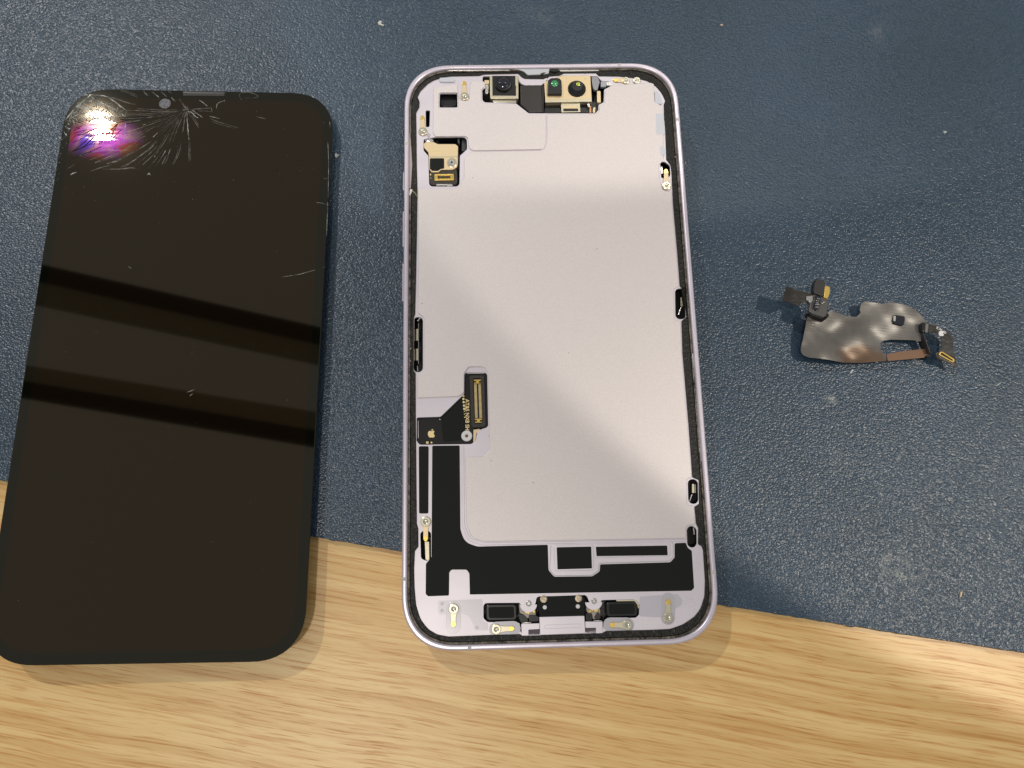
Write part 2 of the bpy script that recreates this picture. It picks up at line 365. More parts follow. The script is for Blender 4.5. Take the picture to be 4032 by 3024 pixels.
H_top = W(zp, [(1901, 300, .3), (1900, 318, .3), (1911, 326, .3), (1911, 342, .4), (1899, 354, .4), (1900, 395, .9), (1910, 403, .3), (2032, 407, .3), (2082, 446, .8), (2345, 446, .8), (2356, 432, .4), (2357, 412, .4), (2377, 403, .5), (2379, 352, .6), (2395, 344, .5), (2406, 336, .4), (2406, 322, .4), (2368, 318, .4), (2352, 300, .5), (2215, 297, .3), (2150, 318, .4), (2130, 334, .3), (2060, 334, .5), (2044, 322, .3), (2036, 299, .4)])
H_sq = W(zp, [(1732, 368), (1800, 368), (1801, 423), (1731, 423)])
H_slotTL = W(zp, [(1676, 434), (1693, 434), (1691, 500), (1677, 500)])
H_conn = W(zp, [(1668, 548, .4), (1712, 540, .3), (1838, 539, 1.2), (1839, 588, 1.0), (1811, 613, .6), (1809, 734, 1.0), (1690, 734, 1.0), (1687, 614, .5), (1668, 592, .6)])
H_mid = W(zp, [(1628, 1248), (1665, 1248), (1665, 1465), (1628, 1465)])
H_low = W(zp, [(1829, 1467, .7), (1918, 1467, .8), (1922, 1682, .8), (1898, 1689, .8), (1880, 1698, .5), (1872, 1738, .8), (1855, 1748, .5), (1652, 1751, .9), (1641, 1735, .4), (1641, 1644, .4), (1735, 1641, .9), (1828, 1551, .9)])
H_bl = W(zp, [(1655, 2096, .8), (1678, 2088, .4), (1697, 2096, .8), (1697, 2200, .5), (1680, 2208, .4), (1658, 2200, .8)])
H_tr = W(zp, [(2600, 640, .9), (2616, 635, .9), (2638, 652, .9), (2640, 692, .8), (2622, 702, .3), (2604, 700, .3)])
H_r1 = W(zp, [(2658, 1136), (2699, 1136), (2701, 1256), (2660, 1257)])
H_r2 = W(zp, [(2708, 1887), (2748, 1887), (2750, 1983), (2711, 1984)])
H_r3 = W(zp, [(2704, 2072), (2743, 2072), (2744, 2155), (2707, 2156)])
H_bot = W(zp, [(1904, 2375, .8), (2045, 2374, .3), (2052, 2384, .3), (2100, 2394, 1.5), (2110, 2372, .4), (2113, 2350, 1.0), (2310, 2343, 1.0), (2318, 2366, .4), (2332, 2390, .6), (2357, 2386, .6), (2370, 2363, .4), (2500, 2360, 1.2), (2518, 2378, .8), (2517, 2420, .8), (2505, 2432, .8), (2390, 2436, .6), (2377, 2450, .4), (2374, 2478, .3), (2300, 2488), (2056, 2495, .3), (2049, 2485, .3), (2046, 2452, .4), (1920, 2449, .8), (1904, 2435, .8)])
slots = [H_mid, H_r1, H_r2, H_r3]
holes = [rounded(h, .35) for h in (H_top, H_sq, H_slotTL, H_conn, H_low, H_bl, H_tr, H_bot)] + [rounded(h, 1.1) for h in slots]
slab('mid_plate', [[tuple(p) for p in plate_out]] + [[tuple(p) for p in h] for h in holes], -1.75, zp, m_plate, A, bev=.06, r=None)
# black adhesive round the plate, uneven on its inner side
inl = [Vector(p) for p in rr_loop(hw - 1.75, hh - 1.75, RIMR - 1.6, 14)]
gl = plate_out if area2(plate_out) > 0 else plate_out[::-1]
gl = [p + Vector((random.gauss(0, .02), random.gauss(0, .02))) for p in inset(gl, .05)]
slab('adhesive_gasket', [[p[:] for p in inl], [p[:] for p in gl]], -1.9, zg - .15, m_gasket, A, bev=.14, r=None)
slab('inner_lip', [[tuple(p) for p in inner], [p[:] for p in inl]], -2.0, -.62, mat('worn_lip', (.11, .095, .075), .4, .5, bump=1, bscale=1100, bdist=.0003, var=.9, vscale=700), A, bev=.1, r=None)
# raised champagne panel over the battery and board
MP = [(2154, 449, .3), (2155, 560, 1.6), (2145, 592, 1.6), (1850, 598, 1.5), (1828, 622, 1.5), (1828, 700, 1.6), (1805, 742, 1.2), (1646, 744, .2), (1648, 1000), (1646, 1232, .2), (1670, 1250, .8), (1669, 1462, .8), (1645, 1474, .3), (1642, 1566, .2), (1805, 1560, 1.0), (1827, 1545, .8), (1827, 1470, .8), (1845, 1443, 1.0), (1905, 1442, 1.3), (1921, 1465, 1.0), (1928, 1770, 1.2), (1910, 1796, 1.2), (1832, 1800, .2), (1836, 2060, 2.5), (1858, 2118, 2.5), (1905, 2132, 2.5),
      (2300, 2126, .1), (2702, 2119, .1), (2701, 2070, .8), (2738, 2064, .5), (2733, 1992, .3), (2704, 1990, .8), (2702, 1884, 1.0), (2724, 1878, .3), (2706, 1674), (2683, 1392), (2679, 1265, .3), (2655, 1262, .8), (2652, 1132, .8), (2672, 1126, .3), (2663, 1000), (2646, 813), (2645, 754, .3), (2610, 752, .6), (2597, 700, .3), (2594, 650, .8), (2612, 630, .4), (2614, 509), (2609, 420, .4),
      (2577, 398, .4), (2575, 330, .4), (2560, 325, .4), (2405, 336, .4), (2398, 350, .5), (2383, 358, .5), (2382, 405, .5), (2361, 416, .4), (2360, 436, .4), (2349, 450, .6)]
slab('battery_shield', [W(zm, MP)], -1.3, zm, m_panel, A, bev=.10, r=0)
# the second, lower panel round the selfie camera
CP = [(1708, 345, .6), (1740, 340, .6), (1800, 330, .3), (1806, 395, .8), (1848, 398, .8), (1852, 335, .6), (1862, 320, .6), (1895, 320, .3), (1906, 332), (1906, 342), (1894, 352, .3), (1895, 398, .9), (1908, 408, .3), (2030, 411, .3), (2080, 451, .8), (2149, 451, .2), (2149, 560, 1.6), (2140, 587, 1.6), (1848, 592, 1.5), (1843, 535, 1.2), (1714, 536, .5), (1706, 520, .3)]
slab('camera_shield', [W(zm, CP), W(zm, [(1728, 364, .5), (1804, 364, .5), (1805, 427, .5), (1727, 427, .5)])], -1.3, zm - .02, m_panel, A, bev=.05, r=0)
# clear sticker pads near the top left and the right edge
for q in ([(1730, 306), (1790, 306), (1790, 322), (1730, 322)], [(2582, 447), (2612, 447), (2618, 530), (2584, 530)], [(2598, 576), (2616, 576), (2618, 612), (2600, 612)], [(2577, 345), (2600, 375), (2612, 412), (2580, 405)]):
    slab('label_pad', [W(zm, q)], -1.3, zm + .02, mat('pale_sticker', (.60, .62, .68), .35), A, bev=.02, r=.4)
for (x, y) in ((1662, 1195), (1923, 1715), (1934, 1814), (1862, 700), (2240, 1390), (2487, 1180), (2350, 980), (2100, 1900)):
    lathe('dust_speck', W(zm, [(x, y)])[0], [(.12, zm - .02), (.1, zm + .03), (.03, zm + .05)], m_band if x % 2 else m_foam, A, 7)
# graphite tapes
def tape(pts, off=None, z=zp, r=.35, holes=()):
    return slab('graphite_tape', [W(z, pts, off)] + [W(z, h) for h in holes], z - .05, z + .05, m_tape, A, bev=.03, r=r)
tape([(1649, 1757), (1688, 1757), (1687, 2022), (1650, 2022)])
tape([(1702, 1755, .3), (1810, 1754, .3), (1813, 2085, 3), (1830, 2135, 3), (1880, 2152, 3), (2157, 2145, .3), (2160, 2245, 1), (2182, 2271, 1), (2332, 2269, 1), (2361, 2250, .8), (2363, 2222, .3), (2639, 2214, .8), (2656, 2195, .5), (2656, 2139, .4), (2700, 2137, .3), (2708, 2157, .5), (2724, 2169, .4), (2733, 2315, .3), (2722, 2326, .1), (1850, 2341, .2), (1848, 2259, .7), (1838, 2243, .7), (1777, 2243, .7), (1769, 2255, .7), (1768, 2345, .3), (1686, 2348, .4), (1676, 2339, .4), (1677, 2220, .3), (1699, 2193, .3)], r=.2)
# pressed rib with its two tape islands
slab('pressed_rib', [W(-1.1, [(2168, 2140, .8), (2640, 2127, .8), (2653, 2140, .6), (2653, 2194, .8), (2637, 2211, .8), (2361, 2219, .5), (2359, 2248, .8), (2331, 2267, .8), (2184, 2269, 1), (2163, 2245, 1)])], -1.4, -1.12, m_plate, A, bev=.2, r=.6, seg_b=3)
slab('pressed_pad', [W(-1.0, [(2181, 2146), (2335, 2142), (2339, 2246), (2185, 2249)])], -1.2, -1.0, m_plate, A, bev=.08, r=.5)
slab('pressed_pad', [W(-1.0, [(2336, 2142), (2638, 2133), (2640, 2188), (2340, 2197)])], -1.2, -1.0, m_plate, A, bev=.08, r=.5)
tape([(2192, 2155), (2328, 2152), (2331, 2238), (2195, 2242)], z=-.98, r=.2)
tape([(2346, 2153), (2627, 2148), (2629, 2186), (2349, 2190)], z=-.98, r=.2)
# long lip between the tape and the battery shield
lip_o = W(-1.05, [(1818, 1756, .3), (1827, 1762, .2), (1829, 2065, 2.6), (1852, 2122, 2.6), (1904, 2137, 2.4), (2702, 2124, .1), (2702, 2131, .1), (1900, 2147, 2.6), (1843, 2130, 3), (1819, 2068, 3)])
slab('pressed_lip', [lip_o], -1.4, -1.13, m_plate, A, bev=.08, r=.3)
# cavity contents
def box(name, pts, z0, z1, mt, off=None, bev=.06, r=.1, par=None, zt=None):
    return slab(name, [W(z1 if zt is None else zt, pts, off)], z0, z1, mt, par or A, bev=bev, r=r)
box('speaker_module', [(1736, 372), (1796, 372), (1797, 419), (1735, 419)], -5.6, -3.0, m_blackplastic, r=.6)

# --- spring contacts: disc with rivet, arm and gilt tip
def spring(disc, tip, mt=m_tin, z=-.95, w=.55, depress=True, tipmat=m_gold, rd=1.18):
    c = Vector(W(z, [disc])[0]); t = Vector(W(z, [tip])[0]); d = (t - c).normalized(); n = Vector((-d.y, d.x)); Lg = (t - c).length
    if depress:
        o = []
        for s, base in ((-1, c), (1, t)):
            for k in range(9):
                a = math.pi * k / 8
                o.append((base + (n * -math.cos(a) * (1 if s > 0 else -1) + d * s * math.sin(a)) * 1.62)[:])
        slab('contact_seat', [o], -1.3, zp + .03, m_film if mt is m_tin else m_plate, A, bev=.03, r=None)
    # arm with a bulb at the disc end and bent-down tip
    def pt(s, h): return (c + d * s + n * h)[:]
    arm = []
    for k in range(15):
        a = math.radians(40 + 280 * k / 14); arm.append((c + (d * math.cos(a) + n * math.sin(a)) * rd)[:])
    prof = [(1.35, -w * 1.15), (Lg * .55, -w), (Lg - .9, -w), (Lg - .9, w), (Lg * .55, w), (1.35, w * 1.15)]
    o = slab('spring_contact', [arm + [pt(*p) for p in prof]], z - .16, z, mt, A, bev=.04, r=None)
    tp = [pt(Lg - .95, -w), pt(Lg - .25, -w * .95), pt(Lg + .15, -w * .45), pt(Lg + .22, 0), pt(Lg + .15, w * .45), pt(Lg - .25, w * .95), pt(Lg - .95, w)]
    slab('gilt_tip', [tp], z - .1, z + .07, tipmat, o, bev=.05, r=None)
    lathe('rivet', c, [(rd * .93, z), (rd * .93, z + .10), (rd * .84, z + .14), (rd * .5, z + .14), (rd * .42, z + .06), (rd * .2, z + .03), (rd * .12, z + .12)], mat('rivet_metal', (.60, .58, .50), .3, .8) if False else m_rivet, o, 24)
    return o
m_rivet = mat('rivet_metal', (.62, .59, .48), .28, .8)
spring((1829, 379), (1828, 322), m_goldp)
spring((1665, 517), (1663, 457), m_goldp, depress=False)
spring((2625, 730), (2622, 668), m_goldp, depress=False, z=-.8)
spring((1676, 2054), (1676, 2128), m_goldp, depress=False, rd=1.25)
spring((1786, 2398), (1785, 2466)); spring((1954, 2478), (2022, 2475)); spring((2470, 2461), (2404, 2461)); spring((2631, 2432), (2632, 2362))
spring((2465, 316), (2418, 315), m_goldp, depress=False, rd=1.0)
lathe('rivet', W(-.9, [(2508, 316)])[0], [(1.0, -1.1), (1.0, -.9), (.85, -.85), (.45, -.85), (.3, -.93), (.15, -.85)], m_rivet, A)
box('contact_strip', [(1672, 2132), (1690, 2132), (1691, 2206), (1675, 2206)], -3.0, -2.2, m_tin, r=.1)
box('contact_strip', [(2351, 358), (2365, 358), (2366, 403), (2352, 403)], -2.0, -1.0, m_goldp, r=.2)
# --- pieces inside the long side slots
for (a, b) in ((1295, 1341), (1373, 1419)):
    box('magnet_leaf', [(1629, a), (1634.5, a), (1634.5, b), (1629, b)], -3, -2.2, m_tin, r=.02)
    box('magnet_leaf', [(1639, a), (1646, a), (1646, b), (1639, b)], -3, -2.2, m_tin, r=.02)
box('leaf_guard', [(1646.5, 1272), (1649, 1272), (1649, 1432), (1646.5, 1432)], -3, -1.9, m_steel, r=.02)
box('wire_clip', [(1652, 1250), (1656, 1253), (1646, 1266), (1642, 1263)], -2.6, -1.9, m_steel, r=.05)
box('wire_clip', [(1642, 1440), (1645, 1440), (1647, 1461), (1643, 1463)], -2.6, -1.9, m_steel, r=.05)
for (y0, x0) in ((1170, 2681), (1905, 2725)):
    box('magnet_leaf', [(x0, y0), (x0 + 8, y0), (x0 + 9, y0 + 36), (x0, y0 + 36)], -3, -2.2, m_tin, r=.05)
    box('magnet_leaf', [(x0 + 10, y0 + 2), (x0 + 15, y0 + 2), (x0 + 16, y0 + 36), (x0 + 10, y0 + 36)], -3, -2.2, m_steel, r=.05)
    box('wire_clip', [(x0 - 1, y0 + 40), (x0 + 2, y0 + 41), (x0 - 8, y0 + 70), (x0 - 11, y0 + 68)], -2.6, -2.0, m_steel, r=.05)
box('contact_strip', [(2728, 2076), (2733, 2076), (2737, 2105), (2732, 2105)], -3, -2.2, m_steel, r=.05)
box('spring_holder', [(2601, 656), (2609, 656), (2610, 684), (2603, 684)], -2.4, -1.6, m_steel, r=.05)

# --- selfie camera
cam_o = box('camera_frame', [(1928, 299), (2042, 298), (2042, 388), (1930, 388)], -4.5, -.95, m_tin, r=.25, bev=.15)
box('camera_base', [(1938, 298), (2032, 298), (2032, 376), (1939, 376)], -1.2, -.86, m_blackplastic, r=.1, par=cam_o)
cc = W(-.5, [(1983, 330)])[0]
lathe('lens_ring', cc, [(2.25, -.9), (2.2, -.3), (2.0, -.12), (1.8, -.1), (1.75, -.2)], m_blackplastic, cam_o, 36)
ball('lens', cc, -.2, 1.75, m_lens, cam_o, .35)
box('camera_lug', [(2029, 299), (2040, 299), (2040, 346), (2035, 346), (2030, 337)], -1.2, -.82, m_tin, r=.1, par=cam_o)
box('camera_bracket', [(1940, 393), (2033, 393), (2033, 404), (1941, 404)], -3, -1.9, m_steel, r=.2)
box('camera_clip', [(1907, 315), (1926, 315), (1926, 330), (1909, 328)], -2.2, -1.3, m_goldp, r=.2)
box('camera_clip', [(1911, 332), (1924, 332), (1922, 369), (1910, 369)], -2.6, -1.8, m_steel, r=.4)
# --- folded flex between the two camera modules
box('camera_flex', [(2048, 335), (2133, 335), (2137, 442), (2085, 443), (2050, 412)], -2.6, -1.35, m_flexgloss, r=.3, bev=.2)
box('flex_cover', [(2044, 306, .5), (2062, 312, .4), (2140, 312, .5), (2160, 303, .4), (2148, 322, .5), (2130, 335, .5), (2066, 335, .8), (2050, 328, .5)], -1.6, -.95, m_plate, r=.4)
box('flex_clamp', [(2133, 322), (2143, 322), (2141, 444), (2136, 444)], -2.8, -1.2, m_blackplastic, r=.1)
# --- face sensor module
fm = box('sensor_plate', [(2143, 322, .3), (2160, 315, .2), (2206, 300, .2), (2216, 297, .2), (2325, 297, .2), (2331, 398, .3), (2148, 402, .3)], -3.0, -.92, m_goldp, r=.2, bev=.12)
box('sensor_sill', [(2147, 392), (2330, 388), (2331, 400), (2148, 403)], -1.2, -.84, m_tin, r=.1, par=fm)
db = box('dot_projector', [(2157, 316, 1.0), (2170, 307, 1.0), (2202, 307, 1.0), (2211, 316, 1.0), (2213, 370, .2), (2156, 370, .2)], -1.2, .1, m_blackplastic, r=.3, par=fm, zt=0, bev=.2)
ball('projector_lens', W(.1, [(2184, 329)])[0], .09, .95, m_green, db, .25)
dc = W(-.3, [(2272, 345)])[0]
cone = lathe('infrared_camera', dc, [(2.4, -.95), (2.35, -.7), (2.1, -.55), (1.45, .35), (1.35, .42), (.75, .42), (.68, .25)], m_blackplastic, fm, 36)
ball('infrared_lens', W(.3, [(2277, 330)])[0], .28, .66, m_yel, cone, .3)
for q in ((2233, 310), (2304, 310), (2238, 374), (2306, 374)):
    lathe('weld_dot', W(-.9, [q])[0], [(.16, -.92), (.14, -.88), (.05, -.87)], m_tin, fm, 8)
box('module_base', [(2146, 404), (2350, 402), (2350, 444), (2143, 444)], -4.5, -2.4, m_blackplastic, r=.2)
so = box('socket_frame', [(2209, 401), (2284, 401), (2286, 441), (2211, 442)], -3, -1.35, m_tin, r=.2, bev=.1)
box('socket_opening', [(2218, 427), (2277, 427), (2277, 438), (2218, 438)], -1.6, -1.3, m_deep, r=.1, par=so)
box('socket_tongue', [(2222, 415), (2272, 415), (2272, 427), (2222, 427)], -1.5, -1.24, m_goldp, r=.1, par=so)
box('copper_strip', [(2321, 416), (2328, 416), (2329, 444), (2322, 444)], -2.4, -1.6, mat('copper', (.55, .30, .16), .35, .7), r=.1)
box('copper_loop', [(2336, 424), (2342, 420), (2345, 424), (2343, 444), (2334, 444)], -2.4, -1.6, m_goldp, r=.4)
box('steel_tab', [(2312, 402), (2324, 402), (2322, 420), (2314, 420)], -2.4, -1.4, m_steel, r=.3)
box('grey_flex', [(2330, 297), (2352, 299), (2362, 322), (2352, 356), (2338, 352), (2332, 330)], -2.4, -1.5, mat('grey_flex', (.30, .30, .33), .3, .3), r=.4)
box('grey_clip', [(2366, 320), (2388, 320), (2388, 340), (2366, 342)], -2.0, -1.2, mat('grey_clip', (.40, .41, .44), .4, .3), r=.2)
box('grey_clip', [(2388, 324), (2408, 320), (2408, 334), (2390, 338)], -2.0, -1.3, m_steel, r=.2)

# --- upper left connector well
bk = box('connector_bracket', [(330, 300, .8), (420, 262, 1.0), (600, 268, .8), (720, 325, .5), (1200, 325, .8), (1270, 385, .4), (1262, 860, .8), (1240, 950, 1.2), (1130, 1018, .6), (800, 1022, .2), (735, 1088, .3), (545, 1090, .6), (485, 1010, .8), (470, 640, .3), (455, 545, .4), (345, 430, .6)], -2.2, -1.45, m_goldp, off=ZK, bev=.08)
box('bracket_fold', [(472, 662), (1262, 655), (1262, 690), (472, 695)], -1.6, -1.40, m_tin, off=ZK, r=.02, par=bk)
box('foam_pad', [(500, 710), (890, 708), (892, 990), (800, 1000), (730, 1055), (560, 1055), (500, 990)], -1.5, -1.38, m_tape, off=ZK, r=.25, par=bk)
sp_ = W(-1.3, [(1098, 832)], ZK)[0]
lathe('screw_washer', sp_, [(1.28, -1.5), (1.28, -1.38), (1.15, -1.33), (.78, -1.33)], m_rivet, bk, 28)
lathe('screw', sp_, [(.78, -1.4), (.78, -1.18), (.68, -1.1), (.3, -1.1), (.22, -1.3)], m_steel, bk, 28)
lathe('screw_recess', sp_, [(.25, -1.12), (.24, -1.09)], m_deep, bk, 12)
cb = box('connector_base', [(490, 1030), (1240, 1010), (1250, 1390), (1150, 1440), (560, 1440), (490, 1380)], -4.5, -1.75, m_foam, off=ZK, r=.6)
def ring_box(name, o, i, z0, z1, mt, off, par, r=.15, bev=.05):
    return slab(name, [W(z1, o, off), W(z1, i, off)], z0, z1, mt, par, bev=bev, r=r)
co = ring_box('board_connector', [(625, 1140), (1150, 1135), (1155, 1305), (628, 1312)], [(665, 1175), (1112, 1170), (1115, 1272), (668, 1278)], -1.9, -1.45, m_gold, ZK, A)
box('connector_tongue', [(720, 1205), (1060, 1200), (1060, 1240), (720, 1245)], -1.8, -1.5, m_blackplastic, off=ZK, r=.05, par=co)
for i in range(9):
    for (y0, y1) in ((1178, 1202), (1246, 1274)):
        x = 745 + i * 35
        box('connector_pin', [(x, y0), (x + 18, y0), (x + 18, y1), (x, y1)], -1.85, -1.48, m_gold, off=ZK, r=.01, par=co, bev=.02)
for x in (672, 1062):
    box('connector_anchor', [(x, 1180), (x + 42, 1180), (x + 42, 1270), (x, 1270)], -1.85, -1.47, m_gold, off=ZK, r=.05, par=co, bev=.03)
box('steel_tab', [(690, 1412), (1100, 1412), (1130, 1460), (980, 1470), (960, 1445), (790, 1445), (660, 1450)], -2.4, -1.5, m_steel, off=ZK, r=.1)
box('flex_pad', [(505, 1130), (538, 1130), (535, 1180), (505, 1180)], -1.9, -1.70, m_print, off=ZK, r=.02)
box('flex_pad', [(508, 1240), (538, 1240), (535, 1258), (508, 1258)], -1.9, -1.70, m_print, off=ZK, r=.02)
box('inner_bracket', [(1370, 190), (1490, 200), (1490, 520), (1370, 520)], -4.0, -2.6, mat('dark_grey_plastic', (.05, .053, .055), .4), off=ZK, r=.3)
box('inner_bracket', [(1255, 180), (1310, 180), (1310, 310), (1290, 315), (1255, 250)], -3.4, -2.3, mat('slate_plastic', (.09, .10, .105), .4), off=ZK, r=.2)
box('inner_rail', [(600, 150), (1220, 150), (1220, 185), (600, 185)], -3.4, -2.5, m_blackplastic, off=ZK, r=.2)
box('glue_blob', [(345, 215), (420, 180), (560, 170), (620, 240), (560, 265), (400, 262)], -2.2, -1.35, mat('clear_glue', (.42, .41, .42), .12), off=ZK, r=.6, bev=.25)
box('glue_blob', [(400, 30), (470, 10), (520, 60), (490, 130), (520, 190), (470, 200), (430, 110)], -1.4, -1.0, m_film, off=ZK, r=.4, bev=.15)
def text(body, size, p, rot, z, mt, par, name, sx=1.0):
    cu = bpy.data.curves.new(name, 'FONT'); cu.body = body; cu.size = size; cu.extrude = .012; cu.align_x = 'CENTER'; cu.align_y = 'CENTER'; cu.offset = size * .018
    t = bpy.data.objects.new(name + '_tmp', cu); sc.collection.objects.link(t)
    dg = bpy.context.evaluated_depsgraph_get(); me = bpy.data.meshes.new_from_object(t.evaluated_get(dg)); bpy.data.objects.remove(t)
    me.transform(Matrix.Scale(K, 4) @ Matrix.Translation((p[0], p[1], z)) @ Matrix.Rotation(rot, 4, 'Z') @ Matrix.Diagonal((sx, 1, 1, 1)))
    me.materials.clear(); me.materials.append(mt)
    o = bpy.data.objects.new(name, me); sc.collection.objects.link(o); o.parent = par; return o
text('J1J15AP', .62, W(-1.45, [(690, 572)], ZK)[0], -.01, -1.44, m_print, bk, 'engraved_text')
text('940GGH40', .52, W(-1.45, [(690, 488)], ZK)[0], -.01, -1.44, m_print, bk, 'engraved_text')

# --- lower left flex with its board connector
fx = box('display_flex', [(742, 738, .5), (992, 738, .6), (1000, 1320, .6), (985, 1345, .4), (850, 1345, .4), (838, 1360, .3), (836, 1510, .1), (260, 1525, .4), (232, 1490, .4), (228, 1235, .3), (490, 1222, .3), (742, 975, .2)], -3.2, -1.85, m_flex, off=Z3, bev=.08)
box('gold_shim', [(840, 1360), (930, 1345), (875, 1400), (862, 1500), (838, 1505)], -2.6, -1.95, m_goldp, off=Z3, r=.2)
box('flex_stiffener', [(720, 985, .3), (745, 1010, .3), (750, 1335, .3), (700, 1470, .4), (640, 1478, .2), (525, 1490, .4), (508, 1465, .3), (492, 1235, .4), (510, 1200, .4)], -1.9, -1.72, m_tape, off=Z3, r=.2, bev=.06, par=fx)
fr = ring_box('connector_surround', [(798, 770), (958, 768), (975, 1310), (955, 1328), (838, 1335), (818, 1315)], [(838, 800), (918, 798), (938, 1292), (852, 1296)], -1.9, -1.35, m_foam, Z3, A, r=.3, bev=.1)
box('connector_well', [(838, 800), (918, 798), (938, 1292), (852, 1296)], -1.95, -1.75, m_blackplastic, off=Z3, r=.1, par=fr)
for (a, b) in (((845, 815), (925, 813)), ((855, 1240), (935, 1238))):
    box('connector_anchor', [(a[0], a[1]), (b[0], b[1]), (b[0], b[1] + 14), (a[0] + 58, a[1] + 16), (a[0] + 56, a[1] + 34), (b[0] + 1, b[1] + 36), (b[0] + 1, b[1] + 44), (a[0] + 2, a[1] + 44), (a[0] + 2, a[1] + 32), (a[0] + 24, a[1] + 32), (a[0] + 24, a[1] + 14), (a[0], a[1] + 14)], -1.8, -1.5, m_gold, off=Z3, r=.02, par=fr, bev=.03)
for i in range(29):
    y = 868 + i * 12.6; sh = (y - 820) / 470 * 14
    for x in (846, 893):
        box('connector_pin', [(x + sh, y), (x + sh + 30, y), (x + sh + 30, y + 7), (x + sh, y + 7)], -1.8, -1.5, m_print, off=Z3, r=.01, par=fr, bev=.02)
sc2 = W(-1.5, [(768, 1428)], Z3)[0]
lathe('screw', sc2, [(1.28, -2.0), (1.28, -1.45), (1.15, -1.36), (.55, -1.36), (.36, -1.5), (.3, -1.7)], m_white, fx, 32)
lathe('screw_recess', sc2, [(.33, -1.6), (.3, -1.45)], mat('screw_core', (.16, .08, .06), .4, .5), fx, 12)
text('AT&S NX8 SH', 1.28, W(-1.84, [(772, 1198)], Z3)[0], -math.pi / 2 - .01, -1.83, m_print, fx, 'printed_text', sx=.98)
for i, (x, y) in enumerate([(731, 992), (732, 1025), (735, 1060), (739, 1098), (741, 1132), (742, 1160), (743, 1190), (745, 1225)]):
    rr_ = .27 if i < 5 else .13
    lathe('gold_dot', W(-1.7, [(x, y)], Z3)[0], [(rr_, -1.9), (rr_, -1.69), (rr_ * .6, -1.68)], m_print, fx, 12)
# fruit emblem printed in gold
fruit = [(382, 1378), (395, 1370), (408, 1371), (417, 1380), (410, 1390), (407, 1403), (412, 1416), (421, 1423), (414, 1437), (403, 1447), (392, 1445), (381, 1443), (370, 1447), (359, 1442), (350, 1430), (344, 1412), (345, 1392), (353, 1377), (366, 1371)]
o = slab('gold_emblem', [W(-1.84, [(x + 1, y + 0) for x, y in fruit], Z3)], -1.9, -1.835, m_print, fx, bev=.01, r=.18)
slab('gold_emblem_leaf', [W(-1.84, [(382, 1368), (384, 1360), (392, 1354), (402, 1352), (400, 1361), (393, 1367)], Z3)], -1.9, -1.835, m_print, fx, bev=.01, r=.05)
box('flex_pad', [(326, 1489), (352, 1489), (352, 1512), (326, 1512)], -1.9, -1.835, m_print, off=Z3, r=.01, par=fx, bev=.01)
box('flex_pad', [(384, 1486), (390, 1495), (400, 1500), (390, 1505), (384, 1514), (378, 1505), (368, 1500), (378, 1495)], -1.9, -1.835, m_print, off=Z3, r=.01, par=fx, bev=.01)
box('steel_tab', [(234, 1260), (244, 1262), (246, 1440), (238, 1470), (234, 1440)], -1.9, -1.6, m_steel, off=Z3, r=.05)
lathe('flex_pip', W(-1.8, [(478, 1249)], Z3)[0], [(.13, -1.85), (.12, -1.7), (.05, -1.68)], m_steel, fx, 8)
slab('well_glint', [W(-1.9, [(770, 744), (960, 742), (960, 750), (770, 752)], Z3)], -2.1, -1.7, m_steel, A, bev=.05, r=.05)

# --- bottom: speakers, charging port
for q, nm in (([(1912, 2380), (2034, 2378), (2036, 2443), (1914, 2445)], 'left'), ([(2386, 2370), (2508, 2366), (2512, 2426), (2388, 2430)], 'right')):
    o = box('speaker_box', q, -5, -1.55, m_blackplastic, r=.8, bev=.25)
    c = Vector((sum(p[0] for p in q) / 4, sum(p[1] for p in q) / 4))
    box('speaker_gasket', [(c.x + (p[0] - c.x) * .82, c.y + (p[1] - c.y) * .68) for p in q], -1.7, -1.5, m_tape, r=.4, par=o)
box('speaker_collar', [(2424, 2361), (2500, 2360), (2516, 2376), (2517, 2396), (2513, 2396), (2509, 2380), (2498, 2367), (2428, 2368)], -1.9, -1.35, m_tin, r=.3)
prt = box('charging_port', [(510, 190, .6), (560, 155, .8), (1520, 140, .8), (1570, 200, .6), (1560, 580, .3), (580, 605, .3)], -5, -1.15, m_tape, off=ZP, bev=.15)
for q in ((668, 215), (1428, 200)):
    lathe('port_rivet', W(-1.1, [q], ZP)[0], [(.82, -1.3), (.8, -1.05), (.6, -1.0), (.2, -1.02)], mat('dull_brass', (.50, .42, .30), .35, .6, bump=1, bscale=1500, bdist=.0002), prt, 20)
for q in ((692, 395), (1412, 375)):
    lathe('white_pin', W(-1.0, [q], ZP)[0], [(.47, -1.3), (.46, -.98), (.36, -.94)], m_white, prt, 20)
box('port_emboss', [(790, 310), (1325, 298), (1350, 400), (1480, 500), (680, 520), (770, 420)], -1.3, -1.10, m_tape, off=ZP, r=.4, bev=.07, par=prt)
pb = box('port_bracket', [(572, 605, .15), (1555, 578, .15), (1578, 962, .2), (588, 1000, .2)], -2.0, -.92, m_plate, off=ZP, bev=.1)
ring_box('bracket_groove', [(675, 775), (1475, 745), (1480, 840), (680, 870)], [(695, 790), (1460, 762), (1465, 825), (700, 853)], -1.0, -.89, m_plate, ZP, pb, r=.3, bev=.05)
box('bracket_wing', [(178, 755), (575, 742), (578, 870), (338, 885), (336, 1012), (190, 1015)], -2.0, -1.02, m_plate, off=ZP, r=.08, par=pb)
box('bracket_wing', [(1570, 705), (1950, 702), (1958, 955), (1810, 968), (1805, 842), (1578, 845)], -2.0, -1.02, m_plate, off=ZP, r=.08, par=pb)
m_purple = mat('purple_plastic', (.085, .07, .085), .5)
box('port_shroud', [(338, 885), (580, 872), (586, 992), (338, 1004)], -2.6, -1.25, m_purple, off=ZP, r=.05)
